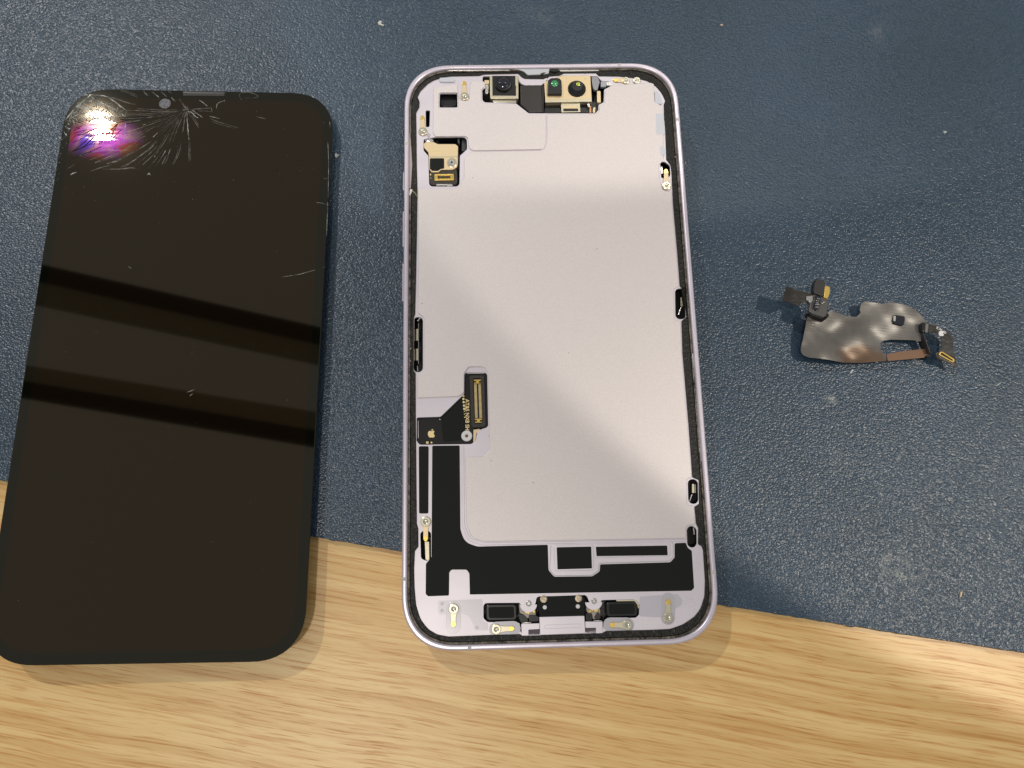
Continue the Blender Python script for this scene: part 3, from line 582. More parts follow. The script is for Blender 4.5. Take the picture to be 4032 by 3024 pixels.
box('port_shroud', [(1578, 846), (1806, 842), (1812, 962), (1580, 962)], -2.6, -1.25, m_purple, off=ZP, r=.05)
for pts_ in ([(245, 458), (365, 455), (362, 540), (262, 520)], [(380, 455), (402, 455), (402, 510), (380, 512)], [(425, 455), (475, 452), (475, 510), (425, 512)], [(1655, 450), (1700, 445), (1695, 505), (1655, 500)], [(1705, 430), (1745, 426), (1745, 480), (1705, 482)], [(1760, 425), (1862, 420), (1862, 450), (1830, 490), (1765, 500)]):
    box('gold_contact', pts_, -2.4, -1.7, m_gold, off=ZP, r=.05)
for sx_, (x, y) in enumerate(((335, 310), (1755, 258))):
    tb_ = slab('screw_tab', [[(W(-1.2, [(x, y)], ZP)[0][0] + 1.95 * math.cos(a), W(-1.2, [(x, y + 25)], ZP)[0][1] + 1.75 * math.sin(a)) for a in [math.pi + math.pi * k / 14 for k in range(15)]]], -1.7, -1.22, m_plate, A, bev=.06, r=None)
    c = W(-1.2, [(x + 5, y)], ZP)[0]
    lathe('screw', c, [(.66, -1.3), (.64, -1.0), (.5, -.95), (.42, -1.05), (.3, -1.12)], m_steel, tb_, 24)
box('port_arm', [(120, 300), (480, 330), (500, 560), (300, 640), (240, 560), (150, 520)], -3.0, -2.2, mat('dull_tin', (.40, .37, .33), .5, .4), off=ZP, r=.4)
box('port_arm', [(1580, 300), (1680, 380), (1900, 420), (1900, 640), (1760, 660), (1600, 480)], -3.0, -2.2, mat('dull_tin', (.40, .37, .33), .5, .4), off=ZP, r=.4)
box('flex_bridge', [(340, 565), (480, 560), (560, 600), (560, 700), (345, 715)], -2.6, -1.9, m_blackplastic, off=ZP, r=.3)
box('flex_bridge', [(1580, 525), (1720, 525), (1740, 640), (1700, 690), (1580, 690)], -2.6, -1.9, m_blackplastic, off=ZP, r=.3)
box('flex_bridge', [(130, 540), (240, 560), (320, 640), (330, 730), (180, 740), (130, 640)], -2.6, -1.85, m_blackplastic, off=ZP, r=.5)
box('copper_flex', [(1755, 640), (1820, 520), (1880, 505), (1900, 600), (1870, 660)], -2.3, -1.75, m_flexgloss, off=ZP, r=.3)
box('steel_tab', [(200, 735), (290, 715), (400, 725), (400, 740), (200, 750)], -2.2, -1.45, m_steel, off=ZP, r=.05)
box('steel_tab', [(1750, 685), (1850, 672), (1940, 685), (1940, 697), (1750, 700)], -2.2, -1.45, m_steel, off=ZP, r=.05)
# printed antenna film over the bottom of the plate
slab('antenna_film', [W(zp, [(455, 735, .2), (940, 715, .5), (945, 960, 1.0), (1000, 975, .5), (1000, 1055, .2), (860, 1055, .5), (840, 1000, 1.0), (800, 900, 2.5), (710, 872, 1), (470, 885, .8), (455, 860, .3)], Z5)], zp - .03, zp + .014, mat('antenna_film', (.53, .51, .55), .32, .3), A, bev=.01, r=.3)
slab('antenna_film', [W(zp, [(1270, 965, .3), (1680, 935, .4), (1735, 1000, 1.5), (1725, 1060, 1.5), (1650, 1100, 1), (1640, 1200, 1), (1260, 1180, .5)], Z6)], zp - .03, zp + .014, mat('antenna_film', (.60, .575, .63), .32, .3), A, bev=.01, r=.3)
for (x, y, zz) in ((500, 765, Z5), (500, 840, Z5), (880, 1025, Z5), (1297, 1253, Z6), (1368, 1252, Z6), (1437, 1250, Z6)):
    lathe('film_dot', W(zp, [(x, y)], zz)[0], [(.42, zp), (.42, zp + .02)], m_white, A, 14)
for (x, y) in ((1780, 970), (1835, 970), (1755, 1010), (1810, 995), (1835, 995), (1860, 995), (1862, 1020), (1755, 1050), (1865, 1045), (1865, 1070), (1810, 1075), (1840, 1075), (1865, 1105)):
    lathe('pin_prick', W(zp, [(x, y)], Z6)[0], [(.11, zp - .01), (.10, zp + .012)], m_band, A, 8)
# metal ledges between rim and adhesive
def ledge(pts, off=None, mt=m_steel, z=-.60, name='steel_ledge'):
    return slab(name, [W(z, pts, off)], -1.9, z, mt, A, bev=.08, r=.1)
ledge([(1240, 122), (1660, 122), (1668, 150), (1660, 188), (1600, 200), (1430, 205), (1390, 170), (1340, 150), (1240, 145)], Z1, mat('frosted_metal', (.55, .57, .60), .45, .5), z=-.5)
ledge([(1640, 180), (1590, 205), (1560, 195), (1600, 178)], Z1, m_foam, z=-.45)
ledge([(560, 150), (1230, 150), (1230, 160), (560, 162)], Z1)
ledge([(1770, 150), (2205, 150), (2205, 162), (1790, 168)], Z1)
ledge([(1672, 128), (1760, 128), (1760, 168), (1690, 172)], Z1, m_blackplastic, z=-.48)
ledge([(290, 495), (300, 510), (345, 1020), (340, 1045), (330, 1035), (300, 600), (286, 520)], ZR, mat('brushed_shim', (.50, .48, .47), .35, .8, bump=1, bscale=500, bdist=.0002), z=-.55)
ledge([(140, 760), (165, 1000), (175, 1180), (160, 1440), (140, 1440)], Z1, mat('pinkish_wall', (.42, .35, .34), .4, .4), z=-.6)
ledge([(150, 1450), (178, 1452), (160, 1500), (140, 1530)], Z1, m_white, z=-.5)
# loose fibre and flakes of old glue on the adhesive
def flake(px, py, off, L_, a, wd=.16, z=-.62, mt=None):
    c = Vector(W(z, [(px, py)], off)[0]); d = Vector((math.cos(a), math.sin(a))); n = Vector((-d.y, d.x))
    slab('glue_flake', [[(c - d * L_ / 2)[:], (c + n * wd * .6)[:], (c + d * L_ / 2)[:], (c - n * wd * .6)[:]]], z - .4, z + .05, mt or m_flake, A, bev=.03, r=0)
m_flake = mat('old_glue', (.52, .44, .30), .4)
flake(190, 1480, Z1, 1.8, -.75, .14, z=-.6); flake(215, 1510, Z1, 1.4, -1.2, .12, z=-.6)
for (x, y, a, l) in ((1611, 1334, -.6, .8), (1617, 1373, 1.2, .9), (1616, 1421, -.8, .6), (1604, 1487, .3, .9), (1600, 1510, 1.4, .7), (1612, 1396, .5, .3), (2700, 640, 1.5, .5), (2672, 615, .1, .3), (2660, 617, .2, .6), (2676, 741, .9, .35), (2437, 262, 1.2, .5), (1850, 252, 0, .4)):
    flake(x, y, None, l, a)
random.seed(11)
for i in range(60):                           # golden glue residue along the left and lower inside of the rim
    y = random.uniform(1150, 2330); flake(1607 + random.gauss(0, 1.2) - (y - 1150) * .004, y, None, random.uniform(.15, .7), 1.57 + random.gauss(0, .5), random.uniform(.05, .12), z=-.5)
for i in range(34):
    t = random.random(); x = 1800 + 900 * t; flake(x, 2549 - 29 * t - 7 + random.gauss(0, 1.5), None, random.uniform(.15, .6), random.gauss(0, .5), random.uniform(.05, .12), z=-.5)
for i in range(30):
    t = random.random(); flake(2694 + 118 * t, 720 + 1500 * t, None, random.uniform(.12, .4), 1.5 + random.gauss(0, .6), random.uniform(.04, .09), z=-.5, mt=m_band)

# ------------------------------------------------------------------ DETACHED SCREEN
B = thing('phone_screen', FB, 'detached black smartphone screen with shattered top left corner', 'phone screen')
def S(z, pts, off=None): return P(FB, z, pts, off)
sw, sh_ = 34.9, 72.5
m_border = mat('black_border_glass', (.003, .0035, .002), .03, 0, .72); m_border.node_tree.nodes['Principled BSDF'].inputs['Specular Tint'].default_value = (1, .93, .72, 1)
def oled():
    M = bpy.data.materials.new('display_stack'); M.use_nodes = True; nt = M.node_tree; N = nt.nodes; L = nt.links
    b = N['Principled BSDF']; b.inputs['Base Color'].default_value = (.006, .0038, .002, 1); b.inputs['Roughness'].default_value = .03; b.inputs['Specular IOR Level'].default_value = .85; b.inputs['Specular Tint'].default_value = (1.0, .81, .55, 1)
    out = N['Material Output']; tc = N.new('ShaderNodeTexCoord')
    # crushed zone round the impact; lamp's rainbow glare painted in as tinted gloss
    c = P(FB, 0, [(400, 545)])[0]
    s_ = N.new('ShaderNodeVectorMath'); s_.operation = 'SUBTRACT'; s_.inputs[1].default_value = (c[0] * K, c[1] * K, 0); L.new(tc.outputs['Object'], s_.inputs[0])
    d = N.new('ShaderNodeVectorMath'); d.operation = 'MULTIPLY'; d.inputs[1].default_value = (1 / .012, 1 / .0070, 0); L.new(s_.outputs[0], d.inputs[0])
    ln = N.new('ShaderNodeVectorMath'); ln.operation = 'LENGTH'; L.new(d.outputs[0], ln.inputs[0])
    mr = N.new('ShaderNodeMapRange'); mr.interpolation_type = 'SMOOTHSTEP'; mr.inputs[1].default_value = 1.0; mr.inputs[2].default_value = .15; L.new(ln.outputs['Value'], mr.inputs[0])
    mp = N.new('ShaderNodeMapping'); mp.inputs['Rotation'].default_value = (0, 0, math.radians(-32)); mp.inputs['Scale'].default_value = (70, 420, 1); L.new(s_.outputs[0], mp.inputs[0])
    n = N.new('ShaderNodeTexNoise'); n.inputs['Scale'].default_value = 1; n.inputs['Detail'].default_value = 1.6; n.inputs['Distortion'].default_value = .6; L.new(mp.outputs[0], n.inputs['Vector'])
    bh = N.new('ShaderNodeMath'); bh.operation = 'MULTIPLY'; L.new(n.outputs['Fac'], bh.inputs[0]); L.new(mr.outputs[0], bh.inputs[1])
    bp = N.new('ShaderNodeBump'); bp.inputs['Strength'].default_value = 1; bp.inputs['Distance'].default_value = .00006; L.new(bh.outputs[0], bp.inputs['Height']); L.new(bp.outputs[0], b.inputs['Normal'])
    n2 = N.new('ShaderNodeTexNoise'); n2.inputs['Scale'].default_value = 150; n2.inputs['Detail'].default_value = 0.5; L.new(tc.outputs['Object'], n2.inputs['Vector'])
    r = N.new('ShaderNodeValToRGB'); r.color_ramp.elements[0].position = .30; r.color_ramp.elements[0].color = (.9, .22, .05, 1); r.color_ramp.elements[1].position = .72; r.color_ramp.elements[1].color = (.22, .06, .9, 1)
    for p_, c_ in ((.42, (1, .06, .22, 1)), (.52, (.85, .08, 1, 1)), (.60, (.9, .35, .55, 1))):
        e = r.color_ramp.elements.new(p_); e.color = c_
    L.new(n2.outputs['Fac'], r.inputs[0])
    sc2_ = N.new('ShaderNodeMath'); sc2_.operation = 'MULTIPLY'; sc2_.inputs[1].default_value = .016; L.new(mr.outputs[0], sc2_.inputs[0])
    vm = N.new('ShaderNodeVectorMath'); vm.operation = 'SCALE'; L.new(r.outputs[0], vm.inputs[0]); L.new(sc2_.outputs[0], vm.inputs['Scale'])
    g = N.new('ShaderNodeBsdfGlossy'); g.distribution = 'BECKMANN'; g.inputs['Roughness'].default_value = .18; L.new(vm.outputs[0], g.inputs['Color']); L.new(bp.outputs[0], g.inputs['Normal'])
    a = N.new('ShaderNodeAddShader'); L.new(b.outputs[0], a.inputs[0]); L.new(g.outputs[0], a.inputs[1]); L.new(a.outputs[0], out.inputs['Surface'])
    return M
notch = S(0, [(720, 356), (886, 358), (886, 377), (720, 376)])
gl_ = rr_loop(sw, sh_, 11.9)
slab('cover_glass', [gl_], -.75, 0, m_border, B, bev=.22, r=None, seg_b=3)
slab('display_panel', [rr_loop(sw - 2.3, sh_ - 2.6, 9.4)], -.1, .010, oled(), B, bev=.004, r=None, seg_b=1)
slab('screen_frame', [rr_loop(sw - .35, sh_ - .35, 11.6)], -1.9, -.72, m_blackplastic, B, bev=.05, r=None)
slab('folded_flex', [rect4(-20, -30, 14, 40)], -4.4, -1.85, m_flex, B, bev=.3, r=3)
slab('earpiece_module', [rect4(-16, 56, 16, 66)], -4.3, -1.85, m_blackplastic, B, bev=.3, r=1)
slab('earpiece_slot', [S(0, [(1645, 128), (2165, 138), (2165, 158), (1645, 150)], ZC)], -.1, .03, m_deep, B, bev=.005, r=.2)
slab('earpiece_mesh', [S(0, [(1645, 152), (2160, 160), (2160, 182), (1645, 178)], ZC)], -.1, .02, mat('grey_mesh', (.05, .05, .045), .5, bump=1, bscale=3000, bdist=.0002), B, bev=.005, r=.2)
cc = S(0, [(1420, 278)], ZC)[0]
lathe('camera_window', cc, [(1.5, -.05), (1.5, .022), (1.45, .026)], mat('scratched_window', (.20, .20, .22), .4, bump=1, bscale=2500, bdist=.0004, var=.7, vscale=2500), B, 28)
# cracks: raised slivers along the fracture lines; glint and darkness put into their colour
m_crack = mat('crack_glint', (.55, .56, .52), .45, .0, .6, bump=1, bscale=1500, bdist=.0004, var=.85, vscale=600)
m_crackd = mat('crack_dull', (.22, .21, .18), .4, 0, .6, var=.7, vscale=600)
m_crackk = mat('crack_dark', (.006, .004, .005), .6, 0, .2)
class Strips:
    def __init__(s): s.V = []; s.F = []
    def line(s, pts, wd, h=.035, jit=.0, taper=True):
        pts = [Vector(p[:2]) for p in pts]
        # resample
        q = []
        for a, b in zip(pts[:-1], pts[1:]):
            n = max(1, int((b - a).length / .5))
            for i in range(n): q.append(a.lerp(b, i / n) + Vector((random.gauss(0, jit), random.gauss(0, jit))))
        q.append(pts[-1]); n = len(q)
        base = len(s.V)
        for i, p in enumerate(q):
            d = (q[min(i + 1, n - 1)] - q[max(i - 1, 0)])
            if d.length < 1e-6: d = Vector((1, 0))
            d.normalize(); nn = Vector((-d.y, d.x))
            t = i / max(1, n - 1); wq = wd * ((.35 + .65 * math.sin(math.pi * min(1, t * .9 + .1))) if taper else 1) * random.uniform(.55, 1.25) / 2
            z0 = .011
            s.V += [(*(p - nn * wq), z0), (*(p + nn * wq * .2), z0 + h * random.uniform(.4, 1)), (*(p + nn * wq), z0)]
        for i in range(n - 1):
            a = base + i * 3
            s.F += [(a, a + 3, a + 4, a + 1), (a + 1, a + 4, a + 5, a + 2)]
    def build(s, name, m, par): 
        o = mesh(name, s.V, s.F, m, par, flat=True); o['kind'] = 'stuff'; return o
def smooth(pts, k=2):
    for _ in range(k):
        o = [pts[0]]
        for a, b in zip(pts[:-1], pts[1:]):
            o += [(a[0] * .75 + b[0] * .25, a[1] * .75 + b[1] * .25), (a[0] * .25 + b[0] * .75, a[1] * .25 + b[1] * .75)]
        o.append(pts[-1]); pts = o
    return pts
random.seed(5)
cb_, cdl, ck = Strips(), Strips(), Strips()
bright = [[(480, 165), (600, 175), (690, 185), (790, 250), (870, 310), (930, 362)], [(480, 165), (550, 230), (640, 275), (720, 310), (800, 340)],
 [(500, 165), (400, 250), (300, 330), (230, 420), (180, 480)], [(320, 320), (420, 330), (560, 350), (680, 380), (780, 440)], [(350, 290), (470, 350), (600, 400), (700, 440), (790, 470)],
 [(270, 400), (350, 370), (450, 385), (560, 380)], [(240, 470), (300, 430), (380, 400), (460, 395)], [(190, 470), (260, 390), (310, 350)], [(700, 310), (760, 330), (830, 370), (880, 400)],
 [(400, 250), (330, 330), (320, 400)], [(560, 250), (570, 290), (520, 330)], [(925, 520), (932, 560), (915, 600), (925, 650)], [(880, 400), (905, 430), (935, 435)], [(740, 440), (790, 500), (830, 515)], [(830, 515), (760, 500), (700, 470), (640, 420)],
 [(1270, 700), (1330, 640)], [(1140, 545), (1185, 535)], [(1850, 235), (1900, 270), (1950, 310)], [(2170, 235), (2080, 270), (2062, 300), (2064, 340)], [(1320, 175), (1345, 200)], [(1720, 730), (1705, 600), (1695, 450)], [(1740, 370), (1800, 440), (1840, 460)], [(1760, 360), (1860, 430), (1890, 450)],
 [(1980, 435), (2100, 465)], [(180, 560), (230, 600), (240, 580)], [(165, 630), (200, 680), (190, 650)], [(245, 1162), (280, 1145), (322, 1130)], [(1200, 1165), (1220, 1140), (1240, 1170)], [(550, 1015), (590, 995), (620, 990)], [(700, 1025), (760, 1005), (830, 1000)], [(1290, 930), (1300, 945)]]
for l in bright: cb_.line(S(0, smooth(l), ZC), random.uniform(.16, .28), jit=.03, h=.09)
dull = [[(690, 185), (820, 215), (930, 260), (1060, 290)], [(860, 115), (960, 140), (1080, 205)], [(930, 360), (1200, 370), (1400, 385), (1640, 365)], [(590, 800), (700, 765), (800, 705), (925, 660), (1030, 612), (1180, 560), (1380, 480)],
 [(350, 935), (520, 885), (720, 840), (880, 765), (1030, 685), (1200, 590)], [(560, 1010), (640, 970), (780, 920), (920, 850), (1050, 760), (1130, 690)], [(720, 1020), (820, 1000), (940, 930), (1050, 860)], [(870, 1070), (960, 1030), (1050, 970), (1150, 895), (1250, 820)],
 [(500, 1120), (560, 1095), (640, 1070), (760, 1040)], [(1220, 870), (1260, 810), (1330, 740)], [(1290, 935), (1350, 850), (1400, 780), (1440, 710), (1475, 650)], [(1380, 1040), (1410, 980), (1440, 920)], [(1520, 1040), (1580, 940), (1610, 850), (1620, 770)], [(1720, 1000), (1720, 850), (1720, 730)],
 [(1540, 680), (1590, 560), (1640, 440)], [(1640, 640), (1660, 500), (1670, 420)], [(1840, 580), (1780, 480), (1730, 420)], [(1980, 460), (2060, 500), (2200, 540), (2330, 580)], [(1740, 350), (2000, 330)], [(1840, 370), (2010, 380)], [(1600, 220), (1650, 300), (1680, 350)], [(2000, 335), (2005, 375)],
 [(1150, 120), (1200, 180)], [(1270, 130), (1340, 200)], [(1370, 125), (1440, 190)], [(1460, 120), (1490, 150)], [(1500, 200), (1540, 250)], [(820, 420), (1000, 415), (1300, 425), (1420, 390), (1600, 380)], [(640, 1090), (820, 1100), (1000, 1080), (1060, 1085)], [(215, 1080), (260, 1060), (300, 1025)],
 [(2380, 240), (2330, 160), (2420, 130), (2520, 150), (2600, 190), (2500, 215), (2400, 200)], [(2560, 440), (2680, 470)], [(640, 700), (800, 600), (830, 560)], [(900, 470), (1150, 455), (1300, 440), (1480, 400)], [(480, 980), (700, 900), (860, 830), (1000, 740), (1150, 650), (1300, 560)]]
for l in dull: cdl.line(S(0, smooth(l), ZC), random.uniform(.10, .17), h=.06, jit=.015)
for l in dull[:30]:
    q = smooth(l); dx, dy = random.uniform(-35, 35), random.uniform(-25, 25)
    cdl.line(S(0, [(p[0] + dx, p[1] + dy) for p in q[len(q) // 5:-len(q) // 6]], ZC), random.uniform(.05, .09), h=.02)
for l in dull[:26]:
    q = smooth(l); i = random.randrange(len(q) // 2); cb_.line(S(0, q[i:i + max(2, len(q) // 4)], ZC), .07)
dark = [[(830, 520), (740, 620), (660, 700), (630, 780)], [(840, 525), (760, 600), (690, 680), (600, 790)], [(640, 560), (590, 660), (570, 720), (525, 825)], [(520, 630), (380, 720), (270, 770)], [(560, 620), (420, 760), (250, 890)], [(540, 690), (400, 830), (250, 880)], [(600, 570), (420, 650), (270, 700)], [(450, 600), (280, 650)], [(430, 620), (290, 680)], [(380, 560), (290, 590)], [(360, 580), (285, 615)],
 [(400, 500), (300, 530)], [(380, 480), (305, 505)], [(700, 560), (640, 650), (600, 790)], [(830, 540), (770, 640), (740, 730)], [(880, 600), (800, 680), (740, 740)], [(820, 450), (1000, 455), (1300, 430), (1400, 390)], [(830, 480), (1000, 475), (1200, 450)], [(840, 520), (930, 485), (1150, 460), (1380, 400)], [(930, 530), (1180, 480), (1330, 450)], [(280, 860), (420, 820), (560, 740)], [(340, 935), (480, 880), (640, 810)], [(240, 960), (400, 930), (520, 880)]]
for l in dark: ck.line(S(0, smooth(l), ZC), random.uniform(.2, .34), h=.03)
for k in range(14):                           # long curved fractures sweeping from the burst down to the left
    t = k / 13; sx0, sy0 = 1640 - random.uniform(0, 60), 375 + 60 * t
    ex0, ey0 = 260 + 1080 * t ** 1.2 + random.uniform(-40, 40), 640 + 480 * min(1, t * 1.6) + random.uniform(-40, 30)
    mx0, my0 = 1330 + 160 * t, 480 + 420 * t
    l = [((1 - u) ** 2 * sx0 + 2 * u * (1 - u) * mx0 + u * u * ex0, (1 - u) ** 2 * sy0 + 2 * u * (1 - u) * my0 + u * u * ey0) for u in [i / 16 for i in range(17)]]
    cdl.line(S(0, l[:9], ZC), random.uniform(.03, .05), h=.02)
    cdl.line(S(0, l[9:16], ZC), random.uniform(.06, .10), h=.05)
    if random.random() < .7: i = random.randrange(7, 12); cb_.line(S(0, l[i:i + 4], ZC), random.uniform(.08, .13), h=.06)
# star burst under the earpiece
c0 = (1690, 370)
for i in range(40):
    a = random.uniform(0, 2 * math.pi)
    ln = random.uniform(20, 85) * (1.5 if math.sin(a) > .2 else .8)
    r0 = random.uniform(5, 35)
    l = [(c0[0] + math.cos(a) * r0, c0[1] + math.sin(a) * r0), (c0[0] + math.cos(a + .1) * ln * .6, c0[1] + math.sin(a + .1) * ln * .6), (c0[0] + math.cos(a) * ln, c0[1] + math.sin(a) * ln)]
    (cb_ if random.random() < .5 else cdl).line(S(0, l, ZC), random.uniform(.04, .09), jit=.03)
# crushed corner: a web of short slivers
def incorner(x, y): return y > 165 + (480 - x) * 1.0 - 15 and y < 520 and x < 930 and y > 165 + (x - 480) * .42 and y < 640 - max(0, x - 250) * .25
cnt = 0
while cnt < 190:
    x, y = random.uniform(160, 930), random.uniform(165, 560)
    if not incorner(x, y): continue
    cnt += 1
    tx, ty = 790 - x, 450 - y; L0 = math.hypot(tx, ty) + 1; a = math.atan2(ty, tx) + random.gauss(0, .55) + (1.5 if random.random() < .3 else 0)
    ln = random.uniform(20, 95); l = [(x, y), (x + math.cos(a) * ln * .5, y + math.sin(a) * ln * .5 + random.gauss(0, 6)), (x + math.cos(a) * ln, y + math.sin(a) * ln)]
    (cb_ if random.random() < .55 else cdl).line(S(0, l, ZC), random.uniform(.08, .2), jit=.04, h=.08)
for i in range(46):                           # chips along the broken left border
    t = random.random() ** 1.5; y = 470 + 900 * t; xe = 175 - (y - 470) * .165
    x = xe + random.uniform(0, 90) * (1 - t * .6); a = random.uniform(0, 3.14); ln = random.uniform(5, 30) * (1 - .6 * t)
    cb_.line(S(0, [(x, y), (x + math.cos(a) * ln, y + math.sin(a) * ln)], ZC), random.uniform(.06, .14))
for i in range(70):                           # specks of glass dust
    x, y = random.uniform(300, 1290), random.uniform(380, 2400)
    if random.random() < .5: y = random.uniform(380, 800)
    x -= (y - 380) * .12; a = random.uniform(0, 3.14); cb_.line(S(0, [(x, y), (x + math.cos(a) * 3, y + math.sin(a) * 3)]), random.uniform(.05, .1))
for l in ([(1289, 808), (1270, 800), (1245, 797)], [(1290, 795), (1291, 812), (1280, 806)], [(1288, 704), (1275, 702)], [(1285, 1050), (1270, 1053)], [(1240, 1063), (1180, 1080), (1110, 1091)], [(505, 1050), (520, 1058)], [(735, 1545), (750, 1540), (765, 1534)], [(745, 1560), (760, 1550)], [(250, 1384), (262, 1386)], [(1291, 560), (1294, 640), (1292, 780)], [(1290, 815), (1287, 900), (1286, 930)], [(1298, 480), (1300, 500)]):
    cb_.line(S(0, l), .09)
cb_.build('bright_cracks', m_crack, B); cdl.build('faint_cracks', m_crackd, B); ck.build('dark_cracks', m_crackk, B)

# ------------------------------------------------------------------ SENSOR FLEX on the right
FFz = 1.6
FF = Matrix.Identity(4); _c = P(FW, FFz, [(3400, 1300)])[0]; FF.translation = Vector((_c[0], _c[1], FFz))
E_ = thing('sensor_flex', FF, 'torn grey brown ribbon cable with small sensors lying on the navy mat at right', 'ribbon cable')
def Q(z, pts, off=ZF): return P(FF, z, pts, off)
def sheetmat():
    M = mat('creased_film', (.15, .135, .12), .36, .4, .5, var=.0)
    nt = M.node_tree; N = nt.nodes; L = nt.links; b = N['Principled BSDF']; tc = N.new('ShaderNodeTexCoord')
    n = N.new('ShaderNodeTexNoise'); n.inputs['Scale'].default_value = 95; n.inputs['Detail'].default_value = 1.0; L.new(tc.outputs['Object'], n.inputs['Vector'])
    bp = N.new('ShaderNodeBump'); bp.inputs['Strength'].default_value = .5; bp.inputs['Distance'].default_value = .0007; L.new(n.outputs['Fac'], bp.inputs['Height'])
    mp = N.new('ShaderNodeMapping'); mp.inputs['Scale'].default_value = (120, 2600, 1); L.new(tc.outputs['Object'], mp.inputs[0])
    n3 = N.new('ShaderNodeTexNoise'); n3.inputs['Scale'].default_value = 1; L.new(mp.outputs[0], n3.inputs['Vector'])
    bp2 = N.new('ShaderNodeBump'); bp2.inputs['Strength'].default_value = .45; bp2.inputs['Distance'].default_value = .00006; L.new(n3.outputs['Fac'], bp2.inputs['Height']); L.new(bp.outputs[0], bp2.inputs['Normal'])
    L.new(bp2.outputs[0], b.inputs['Normal'])
    # bare copper shows through the grey film low down and along a few scuffs
    c = Q(2.3, [(1160, 850)])[0]
    s_ = N.new('ShaderNodeVectorMath'); s_.operation = 'SUBTRACT'; s_.inputs[1].default_value = (c[0] * K, c[1] * K, 0); L.new(tc.outputs['Object'], s_.inputs[0])
    d = N.new('ShaderNodeVectorMath'); d.operation = 'MULTIPLY'; d.inputs[1].default_value = (1 / .0075, 1 / .0042, 0); L.new(s_.outputs[0], d.inputs[0])
    ln = N.new('ShaderNodeVectorMath'); ln.operation = 'LENGTH'; L.new(d.outputs[0], ln.inputs[0])
    nn = N.new('ShaderNodeTexNoise'); nn.inputs['Scale'].default_value = 160; nn.inputs['Detail'].default_value = 5; L.new(tc.outputs['Object'], nn.inputs['Vector'])
    ad = N.new('ShaderNodeMath'); ad.operation = 'ADD'; L.new(ln.outputs['Value'], ad.inputs[0]); L.new(nn.outputs['Fac'], ad.inputs[1])
    mr = N.new('ShaderNodeMapRange'); mr.interpolation_type = 'SMOOTHSTEP'; mr.inputs[1].default_value = 1.75; mr.inputs[2].default_value = 1.05; L.new(ad.outputs[0], mr.inputs[0])
    mx = N.new('ShaderNodeMix'); mx.data_type = 'RGBA'; L.new(mr.outputs[0], mx.inputs[0]); mx.inputs[6].default_value = (.175, .165, .150, 1); mx.inputs[7].default_value = (.15, .095, .060, 1)
    nr = N.new('ShaderNodeMapRange'); nr.inputs[1].default_value = .3; nr.inputs[2].default_value = .7; nr.inputs[3].default_value = .7; nr.inputs[4].default_value = 1.25; L.new(nn.outputs['Fac'], nr.inputs[0])
    vm = N.new('ShaderNodeVectorMath'); vm.operation = 'SCALE'; L.new(mx.outputs[2], vm.inputs[0]); L.new(nr.outputs[0], vm.inputs['Scale']); L.new(vm.outputs[0], b.inputs['Base Color'])
    return M
def sheet(name, pts, z, mt, par, zf, th=.14, off=ZF, step=.6, r=.4):
    """thin bent film: outline filled with a fine grid so that it can curve"""
    o = rounded(Q(z, pts, off), r, 5); 
    xs = [p.x for p in o]; ys = [p.y for p in o]
    import bmesh
    bm = bmesh.new()
    vs = [bm.verts.new((p.x, p.y, 0)) for p in o]; bm.faces.new(vs)
    x = min(xs) + step
    while x < max(xs):
        bmesh.ops.bisect_plane(bm, geom=bm.verts[:] + bm.edges[:] + bm.faces[:], plane_co=(x, 0, 0), plane_no=(1, 0, 0)); x += step
    y = min(ys) + step
    while y < max(ys):
        bmesh.ops.bisect_plane(bm, geom=bm.verts[:] + bm.edges[:] + bm.faces[:], plane_co=(0, y, 0), plane_no=(0, 1, 0)); y += step
    bm.normal_update()
    if sum(f.normal.z for f in bm.faces) < 0: bmesh.ops.reverse_faces(bm, faces=bm.faces[:])
    top = bm.faces[:]
    V = [v.co.copy() for v in bm.verts]; bm.verts.index_update()
    Fc = [[v.index for v in f.verts] for f in bm.faces]; n = len(V)
    bed = [(e.verts[0].index, e.verts[1].index) for e in bm.edges if e.is_boundary]
    bm.free()
    VV = [(v.x, v.y, z + zf(v.x, v.y)) for v in V] + [(v.x, v.y, z - th + zf(v.x, v.y)) for v in V]
    FF_ = Fc + [[i + n for i in f[::-1]] for f in Fc] + [(a, b, b + n, a + n) for a, b in bed]
    return mesh(name, VV, FF_, mt, par, ang=50)
m_sheet = sheetmat()
m_fb = mat('black_film', (.026, .022, .019), .38, .1, .5, bump=.6, bscale=500, bdist=.0003, var=.25, vscale=500)
m_fdark = mat('black_stiffener', (.030, .028, .027), .45)
cS = Q(1.5, [(1000, 640)])[0]
def zs(x, y):
    u = x - cS[0]; v = y - cS[1]
    return .9 * math.exp(-((u + 9) / 5) ** 2) * 1.2 + 0.5 * math.sin(u * .42 + .8) * math.cos(v * .5) + .018 * v * v * .6 - max(0, -v - 3) * .12
sh0 = sheet('metal_film', [(625, 480, .6), (640, 440, .5), (800, 490, .3), (822, 412, .4), (880, 425, .5), (1000, 450, 1), (1090, 455, .8), (1128, 415, .5), (1112, 395, .3), (1118, 345, .4), (1150, 328, .4), (1320, 352, .3), (1365, 333, .4), (1420, 340), (1540, 370, 2), (1640, 425, 2), (1700, 485, 1), (1722, 520, .4), (1680, 525, .3), (1672, 600), (1670, 682, .3), (1600, 673), (1400, 658, 1.2), (1330, 668, 1.2), (1308, 700, 1), (1314, 770, .5), (1355, 800, .3), (1352, 862, .2), (1150, 870, 1), (950, 868), (750, 850, 2), (640, 835, 2), (592, 805, 2), (576, 765, 2), (600, 600)], 2.3, m_sheet, E_, zs, step=.55)
